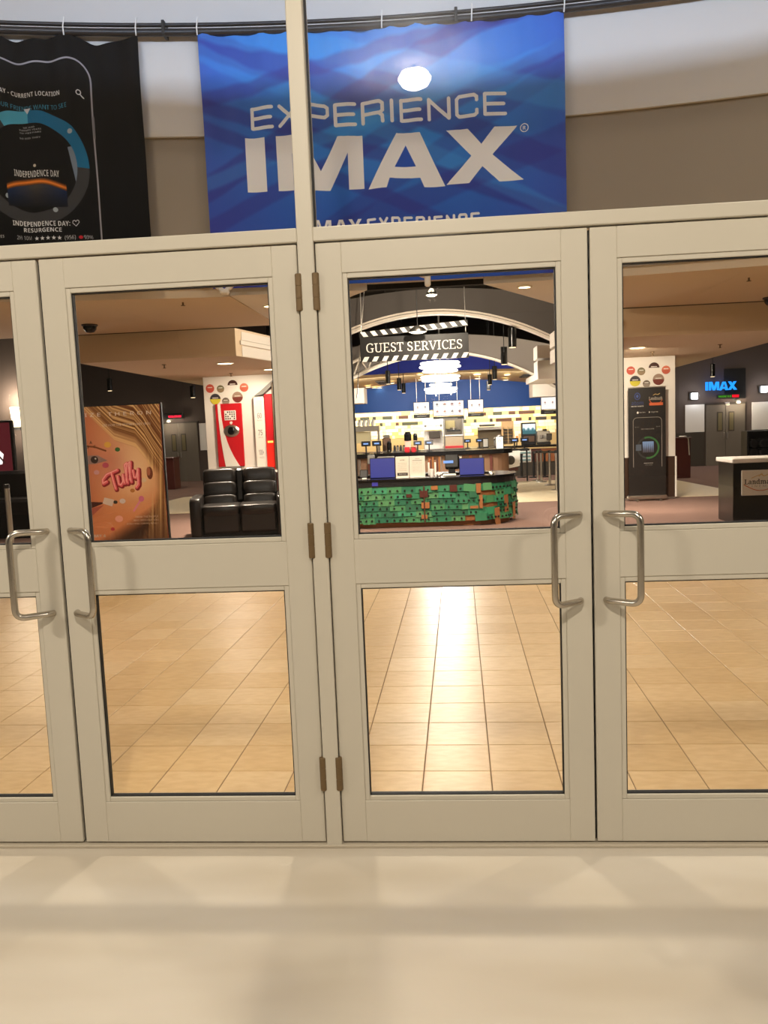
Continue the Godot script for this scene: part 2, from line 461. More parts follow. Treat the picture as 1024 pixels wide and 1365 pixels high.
func mall():
	var w = mats["mall wall"]
	S("floor", "pale polished mall floor in front of the doors", "floor", bx(13, 0.2, 18.2, 0.0), mats["mall floor"], V3(0, -0.1, 9.1))
	S("ceiling", "grey mall ceiling behind the camera", "ceiling", bx(13, 0.2, 18.2, 0.0), mats["mall ceiling"], V3(0, 4.3, 9.15))
	S("wall_mall_back", "dim mall wall across from the doors", "wall", bx(13, 4.4, 0.2, 0.0), mats["mall far"], V3(0, 2.1, 18.1))
	S("wall_mall_left", "grey mall side wall on the left", "wall", bx(0.2, 4.4, 18.2, 0.0), w, V3(-6.4, 2.1, 9.1))
	S("wall_mall_right", "grey mall side wall on the right", "wall", bx(0.2, 4.4, 18.2, 0.0), w, V3(6.4, 2.1, 9.1))
	for q in [[-4.5, 2.9, "left"], [5.0, 2.9, "right"]]:
		var t = T("ceiling_light", "flat mall ceiling light panel, %s one behind the camera" % q[2], "ceiling light", V3(q[0], 4.19, q[1]))
		W(t, "frame", bx(0.58, 0.05, 0.58), mats["white"], V3(q[0], 4.17, q[1]))
		W(t, "lamp_panel", bx(0.5, 0.02, 0.5), glow("panel glow", SOFT, 2.0), V3(q[0], 4.14, q[1]))
	var t = T("dome_pendant", "bright dome lamp seen as a reflection over the blue banner", "pendant lamp", V3(0.313, 4.2, 3.503))
	var dm := MB.new(); dm.lathe([[0, -0.07], [0.06, -0.064], [0.10, -0.045], [0.125, 0.0], [0.10, 0.04], [0, 0.05]], 28)
	W(t, "lamp_lens", dm, glow("lens glow", Color(1, 0.95, 0.86), 40.0), V3(0.313, 4.1, 3.503))
	W(t, "stem", cyl(0.012, 0.08), mats["black"], V3(0.313, 4.17, 3.503))

func vestibule():
	# floor tiles one by one where they can be told apart
	var grout = S("floor_vestibule", "tan ceramic tile floor just inside the doors", "floor", bx(13, 0.15, 6.5, 0.0), mats["grout"], V3(0.5, -0.079, -3.3))
	var p := 0.2925
	var ang := 0.0177
	var org := V3(0.3105, 0, -0.645)
	var bu = V3(cos(ang), 0, sin(ang)); var bv = V3(sin(ang), 0, -cos(ang))
	var mesh = bx(p - 0.0045, 0.012, p - 0.0045, 0.0015)
	var rng := RandomNumberGenerator.new(); rng.seed = 5
	var cells = []
	for r in range(-2, 20):
		for c in range(-22, 24):
			var q = org + bu * ((c + 0.5) * p) + bv * ((r + 0.5) * p)
			if q.z > -0.25 or q.z < -6.4 or absf(q.x - 0.5) > 6.2: continue
			cells.append([q, rng.randi() % 5])
	var eye = V3(0.4455, 0, 2.8)
	var near = []; var rest = []
	for c in cells:
		var q: Vector3 = c[0]
		var d = eye.z - q.z
		var vis = q.z > -5.0 and q.x > eye.x - d * 0.50 and q.x < eye.x + d * 0.42
		if vis: near.append(c)
		else: rest.append(c)
	near.sort_custom(func(a, b): return a[0].z > b[0].z)
	while near.size() > 298: rest.append(near.pop_back())
	for c in near:
		var o = W(grout, "floor_tile", mesh, mats["tile%d" % c[1]], c[0] - V3(0, 0.006, 0), V3(0, -ang, 0))
	var st := MB.new()
	for c in rest: st.box(V3(p - 0.0045, 0.012, p - 0.0045), c[0] - V3(0, 0.006, 0), 0.0, Basis(Vector3.UP, -ang))
	var ro = W(grout, "floor_tiles_beyond", st, mats["tile0"]); ro.set_meta("kind", "stuff")
	# curved wall above, two tiers
	for tier in [["wall_back_upper", "pale upper panel of the curved wall behind the banners", 4.54, 6.45, 0.04, "wall light"], ["wall_back_lower", "taupe lower band of the curved wall above the lobby ceiling", 3.03, 4.54, 0.0, "wall taupe"]]:
		var m := MB.new(); m.sm(-1)
		var n := 40
		for i in n:
			var xa = -6.6 + 14.0 * i / n; var xb = -6.6 + 14.0 * (i + 1) / n
			var f = func(x, y, o): return V3(x, y, wz(x) + o)
			var z1 = tier[4]
			m.sm(0); m.quad(f.call(xa, tier[2], z1), f.call(xb, tier[2], z1), f.call(xb, tier[3], z1), f.call(xa, tier[3], z1)); m.sm(-1)
			m.quad(f.call(xb, tier[2], -0.15), f.call(xa, tier[2], -0.15), f.call(xa, tier[3], -0.15), f.call(xb, tier[3], -0.15))
			m.quad(f.call(xa, tier[2], -0.15), f.call(xb, tier[2], -0.15), f.call(xb, tier[2], z1), f.call(xa, tier[2], z1))
			m.quad(f.call(xa, tier[3], z1), f.call(xb, tier[3], z1), f.call(xb, tier[3], -0.15), f.call(xa, tier[3], -0.15))
		S(tier[0], tier[1], "wall", m, mats[tier[5]])
	S("ceiling_vestibule", "high pale ceiling over the vestibule", "ceiling", bx(14, 0.2, 6.6, 0.0), mats["wall light"], V3(0.4, 6.55, -3.2))
	for s in [-1, 1]:
		S("wall_vestibule_left" if s < 0 else "wall_vestibule_right", "beige %s wall of the vestibule" % ("left" if s < 0 else "right"), "wall", bx(0.2, 6.6, 6.3, 0.0), mats["mall wall"], V3(-6.3 if s < 0 else 7.1, 3.3, -3.1))
	for x in [-3.4, -0.2, 3.6]:
		var t = T("ceiling_light", "round vestibule ceiling downlight, %s one" % ("left" if x < -1 else "middle" if x < 1 else "right"), "ceiling light", V3(x, 6.45, -2.3))
		W(t, "housing", cyl(0.2, 0.1, 24, 0.01), mats["white"], V3(x, 6.4, -2.3))
		W(t, "lamp_lens", cyl(0.16, 0.02, 24), glow("panel glow warm", WARM, 3.0), V3(x, 6.345, -2.3))
	for x in [-3.6, 4.2]:
		var t = T("ceiling_light", "square vestibule ceiling panel near the %s side wall" % ("left" if x < 0 else "right"), "ceiling light", V3(x, 6.45, -1.5))
		W(t, "frame", bx(0.9, 0.08, 0.9), mats["white"], V3(x, 6.41, -1.5))
		W(t, "lamp_panel", bx(0.8, 0.02, 0.8), glow("panel glow warm", WARM, 3.0), V3(x, 6.36, -1.5))
	# light shelf that throws cool light on the upper wall only
	var t = T("light_shelf", "long ledge with a cool strip lamp above the doors", "light shelf", V3(0.4, 5.7, -1.2))
	W(t, "shelf", bx(12.4, 0.06, 1.7, 0.004), mats["black"], V3(0.4, 5.805, -1.0))
	W(t, "lamp_strip", bx(8.0, 0.06, 0.04), glow("strip glow", COOL, 2.0), V3(0.4, 5.98, -1.15))

func lobby_shell():
	var path := MB.new()
	S("floor_lobby", "reddish brown carpet across the cinema lobby", "floor", bx(24, 0.15, 21, 0.0), mats["carpet"], V3(0, -0.076, -17.05))
	path.prism(PackedVector2Array([Vector2(-6.2, 12.5), Vector2(6.04, 12.5), Vector2(5.8, 16.45), Vector2(3.6, 17.75), Vector2(-3.6, 17.75), Vector2(-5.9, 16.4)]), 0.008, V3(0, 0.001, 0), Basis(Vector3.RIGHT, -PI / 2))
	S("floor_path", "pale stone strip crossing the lobby carpet", "floor", path, mats["stone path"])
	S("ceiling_lobby", "dark open deck high over the lobby", "ceiling", bx(24, 0.2, 21, 0.0), mats["dark deck"], V3(0, 5.3, -17.0))
	S("wall_left", "dark lobby wall on the far left", "wall", bx(0.2, 5.3, 21, 0.0), mats["dark wall"], V3(-11.5, 2.6, -16.8))
	S("wall_right", "dark lobby wall on the far right", "wall", bx(0.2, 5.3, 21, 0.0), mats["dark wall"], V3(11.5, 2.6, -16.8))
	S("wall_far", "dark wall closing the lobby at the back", "wall", bx(24, 5.3, 0.2, 0.0), mats["dark wall"], V3(0, 2.6, -27))
	S("wall_side_left", "dark wall with the wall lamp behind the leftmost door", "wall", bx(5.2, 5.2, 0.2, 0.0), mats["dark wall"], V3(-8.9, 2.6, -10.6))
	S("wall_auditorium_left", "dark taupe wall around the left grey double doors", "wall", bx(6.4, 5.2, 0.2, 0.0), mats["dark wall"], V3(-8.3, 2.6, -23.15))
	S("wall_auditorium_right", "dark taupe wall under the blue letter sign", "wall", bx(5.6, 5.2, 0.2, 0.0), mats["dark wall"], V3(8.75, 2.6, -21.55))
	# close the lobby above the vestibule wall
	S("wall_plenum", "dark wall above the lobby ceiling edge", "wall", bx(14.5, 2.5, 0.1, 0.0), mats["dark deck"], V3(0.4, 4.25, -6.25))
	S("wall_wing_left", "dark lobby wall beside the vestibule on the left", "wall", bx(5.4, 5.3, 0.15, 0.0), mats["dark wall"], V3(-9.0, 2.6, -6.4))
	S("wall_wing_right", "dark lobby wall beside the vestibule on the right", "wall", bx(4.6, 5.3, 0.15, 0.0), mats["dark wall"], V3(9.4, 2.6, -6.4))

func slabpoly(pts: Array, y: float, th: float) -> MB:   # a horizontal slab from an outline of (x, z); its underside at y
	var m := MB.new()
	var p := PackedVector2Array()
	for q in pts: p.append(Vector2(q[0], -q[1]))
	m.prism(p, th, V3(0, y + th / 2, 0), Basis(Vector3.RIGHT, -PI / 2))
	return m
func arch(peak: float, x0: float, x1: float, k: float, xc: float, up: float, kt: float, d: float, z: float) -> MB:   # fascia between a lower and an upper curve
	var p := PackedVector2Array()
	var n := 28
	for i in n + 1:
		var x = lerpf(x0, x1, float(i) / n); p.append(Vector2(x, peak - k * (x - xc) * (x - xc)))
	for i in n + 1:
		var x = lerpf(x1, x0, float(i) / n); p.append(Vector2(x, maxf(up - kt * (x - xc) * (x - xc), peak - k * (x - xc) * (x - xc) + 0.03)))
	var m := MB.new(); m.prism(p, d, V3(0, 0, z)); return m
func downlight(at: Vector3, where: String, r := 0.085, e := 3.0, group := "", to := Vector3.DOWN):
	var t = T("downlight", "round recessed downlight %s" % where, "downlight", at, group)
	var rg := MB.new(); rg.lathe([[r, 0.0], [r + 0.004, -0.012], [r + 0.02, -0.012], [r + 0.024, 0.0]], 24)
	W(t, "trim_ring", rg, mats["white"], at)
	W(t, "lamp_lens", cyl(r, 0.012, 24), glow("downlight glow", Color(1, 0.88, 0.66), 9.0), at - V3(0, 0.004, 0))
	if e > 0: spot("downlight_light", at - V3(0, 0.03, 0), e, Color(1, 0.93, 0.82), 60.0, r, to)

func soffits():
	var beige = mats["ceiling beige"]; var sw = mats["soffit white"]
	var lp = []; var rp = []
	for i in 13:
		var xl = lerpf(-7.0, -1.75, i / 12.0); lp.append([xl, wz(xl) - 0.02])
		var xr = lerpf(2.3, 7.5, i / 12.0); rp.append([xr, wz(xr) - 0.02])
	lp.append_array([[-1.75, -8.24], [-7.0, -8.24]]); rp.append_array([[7.5, -8.3], [2.3, -8.3]])
	S("ceiling_outer_left", "beige lobby ceiling panel seen through the left doors", "ceiling", slabpoly(lp, 2.94, 0.2), beige)
	S("ceiling_outer_right", "beige lobby ceiling panel seen through the right doors", "ceiling", slabpoly(rp, 2.94, 0.2), beige)
	S("ceiling_inner_left", "pale wedge of ceiling at the top left of the centre opening", "ceiling", slabpoly([[-1.745, wz(-1.745) - 0.02], [-0.31, wz(-0.31) - 0.02], [-1.30, -7.6], [-1.745, -7.9]], 2.95, 0.2), sw)
	S("ceiling_inner_right", "pale wedge of ceiling at the top right of the centre opening", "ceiling", slabpoly([[0.91, wz(0.91) - 0.02], [2.295, wz(2.295) - 0.02], [2.295, -8.3], [1.88, -7.68]], 2.95, 0.2), sw)
	var sl = S("ceiling_soffit_left", "lower beige soffit over the loveseat and left pillar", "ceiling", slabpoly([[-4.62, -8.4], [-2.38, -8.4], [-2.1, -9.7], [-2.1, -15], [-4.8, -15]], 2.57, 0.38), beige)
	var sr = S("ceiling_soffit_right", "lower beige soffit over the right pillar", "ceiling", slabpoly([[2.78, -8.4], [5.45, -8.4], [5.7, -16.2], [2.7, -16.2]], 2.57, 0.37), beige)
	# stepped white ends of the soffits
	for q in [[sl, -2.26, -8.95, 0.22], [sr, 2.72, -8.8, -0.1]]:
		var a = q[3]
		W(q[0], "step_block", bx(0.09, 0.12, 1.35, 0.004), sw, V3(q[1] + 0.03, 2.86, q[2] - 0.3), V3(0, -a, 0))
		W(q[0], "step_block", bx(0.16, 0.06, 1.4, 0.004), sw, V3(q[1], 2.765, q[2] - 0.28), V3(0, -a, 0))
		W(q[0], "step_block", bx(0.09, 0.15, 1.35, 0.004), sw, V3(q[1] + 0.03, 2.65, q[2] - 0.3), V3(0, -a, 0))
	var st = T("trim_7", "stack of white stepped blocks at the soffit beside the black pendants", "soffit", V3(2.35, 2.4, -11), "", "structure")
	W(st, "block", bx(0.3, 0.22, 0.5, 0.004), sw, V3(2.28, 2.72, -9.9))
	W(st, "block", bx(0.26, 0.2, 0.5, 0.004), sw, V3(2.26, 2.47, -9.9))
	W(st, "block", bx(0.55, 0.24, 0.6, 0.004), sw, V3(2.5, 2.78, -13))
	W(st, "block", bx(0.5, 0.24, 0.6, 0.004), sw, V3(2.48, 2.5, -13.02))
	W(st, "lower_soffit", bx(0.9, 0.12, 2.2, 0.004), sw, V3(2.66, 2.33, -13.6))
	# arches, front to back
	var f1 = S("trim_8", "wide grey arched fascia nearest above the guest services sign", "arch", arch(3.36, -2.4, 3.0, 0.134, 0.3, 3.74, 0.055, 0.2, -11), mats["fascia grey"])
	W(f1, "arch_trim", arch(3.325, -2.4, 3.0, 0.134, 0.3, 3.365, 0.134, 0.2, -10.96), mats["trim white"])
	W(f1, "arch_trim", arch(3.378, -2.4, 3.0, 0.134, 0.3, 3.388, 0.134, 0.16, -10.95), mats["trim white"])
	var f2 = S("trim_9", "second grey arched fascia behind the guest services sign", "arch", arch(3.07, -2.9, 3.3, 0.134, 0.35, 3.42, 0.054, 0.2, -15), mat("fascia warm", C(122, 114, 106), 0.85))
	W(f2, "arch_trim", arch(3.025, -2.9, 3.3, 0.134, 0.35, 3.07, 0.134, 0.2, -14.96), mats["trim white"])
	S("trim_10", "deep blue fascia at the front of the concession vault", "arch", arch(2.8, -3.6, 4.2, 0.004, 0.5, 3.3, 0.03, 0.2, -17.3), mats["deep blue"])
	# cream vault
	var v := MB.new(); v.sm(0)
	var n := 30
	for i in n:
		var xa = -3.6 + 7.8 * i / n; var xb = -3.6 + 7.8 * (i + 1) / n
		var f = func(x, z): return V3(x, (2.8 - 0.004 * (x - 0.5) * (x - 0.5)) if z > -20 else (2.87 - 0.03 * (x - 0.5) * (x - 0.5)), z)
		v.quad(f.call(xa, -22.8), f.call(xb, -22.8), f.call(xb, -17.3), f.call(xa, -17.3))
		v.quad(f.call(xa, -17.3) + V3(0, 0.1, 0), f.call(xb, -17.3) + V3(0, 0.1, 0), f.call(xb, -22.8) + V3(0, 0.1, 0), f.call(xa, -22.8) + V3(0, 0.1, 0))
	S("ceiling_concession", "cream vaulted ceiling over the concession counter", "ceiling", v, mats["cream vault"])
	var bw := MB.new()
	var bp := PackedVector2Array()
	bp.append(Vector2(-3.6, 1.96)); bp.append(Vector2(4.2, 1.96))
	for i in 25:
		var x = lerpf(4.2, -3.6, i / 24.0); bp.append(Vector2(x, 2.9 - 0.03 * (x - 0.5) * (x - 0.5)))
	bw.prism(bp, 0.15, V3(0, 0, -22.78))
	S("wall_concession_blue", "blue curved bulkhead above the concession counter", "wall", bw, mats["blue wall"])
	# mosaic back wall, tile by tile
	var mw = S("wall_concession", "cream and brown mosaic back wall of the concession", "wall", bx(9.4, 3.0, 0.2, 0.0), mat("mosaic bed", C(196, 170, 120), 0.8), V3(0.7, 1.4, -24.12))
	var rng := RandomNumberGenerator.new(); rng.seed = 9
	var accents = []
	for q in [[-2.45, 1.79, 0.06], [-2.14, 1.8, 0.3], [-1.82, 1.79, 0.1], [-1.39, 1.79, 0.31], [-0.86, 1.78, 0.31], [2.21, 1.77, 0.29], [2.68, 1.77, 0.21], [3.15, 1.77, 0.51], [3.67, 1.76, 0.1], [1.78, 1.79, 0.12]]: accents.append([q[0], 1.785, q[2]])
	for q in [[-1.6, 0.09], [-1.07, 0.1], [-0.65, 0.52], [1.15, 0.09], [1.48, 0.09], [2.0, 0.09], [2.41, 0.51], [2.89, 0.19], [3.25, 0.09], [3.61, 0.35], [4.02, 0.19]]: accents.append([q[0], 1.57, q[1]])
	for q in accents:
		var dk = rng.randi() % 3
		W(mw, "mosaic_tile", bx(q[2], 0.105, 0.03, 0.004), mat(["mosaic brown", "mosaic dark", "mosaic green"][dk], [C(74, 44, 28), C(48, 44, 40), C(58, 62, 46)][dk], 0.5), V3(q[0], q[1], -24.02))
	for r in 8:
		var y = 1.9 - r * 0.1075
		var x = -2.9 + rng.randf() * 0.2
		while x < 4.5:
			var wd = [0.1, 0.21, 0.31, 0.42][rng.randi() % 4]
			var free = true
			for a in accents:
				if absf(a[1] - y) < 0.06 and absf(a[0] - (x + wd / 2)) < (a[2] + wd) / 2 - 0.005: free = false
			if free:
				var k = rng.randi() % 7
				W(mw, "mosaic_tile", bx(wd - 0.006, 0.1, 0.026, 0.004), mat(["mosaic cream", "mosaic pale", "mosaic cream", "mosaic gold", "mosaic pale", "mosaic cream", "mosaic tan"][k], [C(238, 222, 180), C(246, 236, 206), C(238, 222, 180), C(236, 208, 130), C(246, 236, 206), C(238, 222, 180), C(222, 186, 120)][k], 0.5), V3(x + wd / 2, y, -24.025))
			x += wd
	# pillars
	for s in [-1, 1]:
		var x = -3.35 if s < 0 else 4.15
		var p = S("wall_pillar_left" if s < 0 else "wall_pillar_right", "white square pillar with round stickers behind the %s" % ("loveseat" if s < 0 else "black roll-up banner"), "pillar", bx(1.36 if s < 0 else 0.96, 2.57, 0.7, 0.006), mats["white"], V3(x, 1.285, -12.66))
		if s > 0:
			W(p, "wainscot_panel", bx(0.98, 0.74, 0.03, 0.004), mat("dark oak", C(64, 44, 32), 0.45), V3(x, 0.40, -12.3))
			for e in [-0.475, 0.475]: W(p, "corner_trim", bx(0.03, 0.74, 0.05, 0.004), mats["white"], V3(x + e, 0.40, -12.29))
	# downlights
	for q in [[V3(-2.826, 2.57, -9.46), "in the left soffit, near the loveseat", 14.0, V3(0, -1, -0.15)], [V3(-2.466, 2.57, -11.07), "in the left soffit, by the red panel", 7.0, V3(-0.5, -1, -0.7)], [V3(3.46, 2.57, -10.135), "in the right soffit before the pillar", 8.5, V3(0.35, -1, -1.1)]]: downlight(q[0], q[1], 0.11, q[2], "", q[3])
	spot("downlight_light", V3(3.46, 2.53, -10.135), 10, Color(1, 0.93, 0.84), 66, 0.1, V3(0.15, -1, 0.1))
	spot("downlight_light", V3(-2.826, 2.53, -9.46), 8, Color(1, 0.93, 0.84), 68, 0.1, V3(-0.35, -1, 0.3))
	downlight(V3(1.36, 2.95, -6.2), "in the pale wedge at the upper right of the centre door", 0.06, 0.0)
	spot("downlight_light", V3(1.36, 2.9, -6.2), 10, SOFT, 34, 0.06, V3(-0.9, -2.4, -3.0))
	downlight(V3(-1.5, 2.95, -6.6), "in the pale wedge at the upper left, aimed at the counter", 0.06, 0.0)
	spot("downlight_light", V3(-1.5, 2.9, -6.6), 10, SOFT, 34, 0.06, V3(1.3, -2.4, -2.6))
	var vd = [[-1.73, -21.3], [-1.62, -22.2], [-1.5, -22.6], [-1.0, -20.7], [-0.1, -17.9], [-0.13, -20.2], [1.37, -18.9], [1.46, -20.7], [2.2, -19.5], [2.3, -21.4]]
	for i in 10:
		var q = vd[i]
		downlight(V3(q[0], 2.785 - (0.01 if q[1] > -20 else 0.03) * (q[0] - 0.5) * (q[0] - 0.5) * 0.6, q[1]), "in the cream concession vault, " + ["farthest left, front one", "farthest left, middle one", "farthest left, rear one", "near the left pendants", "front one left of the chandelier", "rear one left of the chandelier", "front one right of the chandelier", "rear one right of the chandelier", "front one at the right", "rear one at the right"][i], 0.08, 0.0, "downlights in the cream vault")
	# two dark vents in the vault
	for q in [[-1.25, -20.2], [2.75, -20.0]]:
		var t = T("ceiling_vent", "dark slotted vent in the cream vault, %s one" % ("left" if q[0] < 0 else "right"), "vent", V3(q[0], 2.72, q[1]))
		W(t, "frame", bx(0.26, 0.02, 1.3), mats["fascia grey"], V3(q[0], 2.74, q[1]))
		for k in 3: W(t, "slat", bx(0.04, 0.02, 1.2), mats["black"], V3(q[0] - 0.07 + k * 0.07, 2.725, q[1]))
	# grey equipment boxes hung at both ends of the blue wall
	for q in [[-1.9, 2.38, 0.4, 0.42], [3.25, 2.34, 0.75, 0.4]]:
		S("trim_11" if q[0] < 0 else "trim_12", "grey boxed end at the %s of the blue bulkhead" % ("left" if q[0] < 0 else "right"), "soffit", bx(q[2], q[3], 0.9, 0.005), mats["soffit white"], V3(q[0], q[1], -20))

func eu_letters(s: String, x: float, w: float, h: float, y: float, st: float, gap: float, im: Image, f: Callable, col: Color):   # wide extended capitals drawn as strokes
	var lw = (w - gap * (s.length() - 1)) / (s.length() - 0.72 * s.count("I"))
	for ch in s:
		var wd = lw * (0.28 if ch == "I" else 1.0)
		var P = {
			"E": [[[1, 0], [0, 0], [0, 1], [1, 1]], [[0, 0.5], [0.93, 0.5]]], "X": [[[0, 0], [1, 1]], [[1, 0], [0, 1]]],
			"P": [[[0, 1], [0, 0], [0.85, 0], [1, 0.1], [1, 0.46], [0.85, 0.57], [0, 0.57]]],
			"R": [[[0, 1], [0, 0], [0.85, 0], [1, 0.1], [1, 0.46], [0.85, 0.57], [0, 0.57]], [[0.8, 0.57], [0.98, 0.7], [1, 1]]],
			"I": [[[0.5, 0], [0.5, 1]]], "N": [[[0, 1], [0, 0], [1, 1], [1, 0]]], "C": [[[1, 0.25], [1, 0.1], [0.88, 0], [0.12, 0], [0, 0.12], [0, 0.88], [0.12, 1], [0.88, 1], [1, 0.9], [1, 0.75]]],
		}
		for line in P[ch]:
			var pts = []
			for q in line: pts.append(f.call(x + st / 2 + q[0] * (wd - st), y - st / 2 - q[1] * (h - st)))
			rstroke(im, pts, f.call(st, 0).x - f.call(0, 0).x, col)
		x += wd + gap

var IMAXP := [   # the four block letters as outlines
	[[-1.495, 4.56], [-1.295, 4.56], [-1.295, 4.01], [-1.495, 4.01]],
	[[-1.18, 4.56], [-0.92, 4.56], [-0.735, 4.2], [-0.55, 4.55], [-0.29, 4.54], [-0.29, 4.0], [-0.45, 4.0], [-0.45, 4.38], [-0.645, 4.0], [-0.83, 4.0], [-1.02, 4.38], [-1.02, 4.01], [-1.18, 4.01]],
	[[-0.25, 3.985], [0.06, 4.535], [0.3, 4.53], [0.545, 3.98], [0.33, 3.98], [0.29, 4.075], [-0.025, 4.08], [-0.06, 3.985]],
	[[0.57, 4.535], [0.79, 4.53], [0.925, 4.37], [1.06, 4.53], [1.29, 4.53], [1.035, 4.26], [1.345, 3.985], [1.1, 3.985], [0.93, 4.15], [0.79, 3.99], [0.555, 3.99], [0.82, 4.26]],
]
var IMAXH := [[0.03, 4.19], [0.25, 4.19], [0.15, 4.41]]

func hung(p: Node3D, n: String, x0: float, x1: float, y0: float, y1: float, off: float, ties: Array, m: Material, sag: float) -> MeshInstance3D:   # cloth hung on the curved pipe
	var b := MB.new(); b.sm(0)
	var nu := 72; var nv := 44
	var f = func(i, k, o):
		var u = float(i) / nu; var v = float(k) / nv
		var x = lerpf(x0, x1, u)
		var near = 1e9; var seg = 0.5
		for t in ties.size() - 1:
			if x >= ties[t] and x <= ties[t + 1]:
				seg = (x - ties[t]) / (ties[t + 1] - ties[t])
		for t in ties: near = minf(near, absf(x - t))
		var top = y1 - sag * sin(PI * seg) * (1.0 + 0.3 * sin(x * 17.0))
		var y = lerpf(top, y0, v)
		var r = 0.022 * exp(-v * 3.0) * sin(near * 22.0) * exp(-near * 1.2) + 0.012 * sin(x * 5.1 + v * 2.2) + 0.008 * sin(x * 9.3 - v * 6.0) + 0.006 * sin(v * 13.0 + x * 3.0)
		return V3(x, y, wz(x) + off + r + o)
	for i in nu:
		for k in nv:
			b.quad(f.call(i, k + 1, 0), f.call(i + 1, k + 1, 0), f.call(i + 1, k, 0), f.call(i, k, 0), Vector2(float(i) / nu, float(k + 1) / nv), Vector2(float(i + 1) / nu, float(k + 1) / nv), Vector2(float(i + 1) / nu, float(k) / nv), Vector2(float(i) / nu, float(k) / nv))
			b.quad(f.call(i, k, -0.003), f.call(i + 1, k, -0.003), f.call(i + 1, k + 1, -0.003), f.call(i, k + 1, -0.003), Vector2(float(i) / nu, float(k) / nv), Vector2(float(i + 1) / nu, float(k) / nv), Vector2(float(i + 1) / nu, float(k + 1) / nv), Vector2(float(i) / nu, float(k + 1) / nv))
	return W(p, n, b, m)

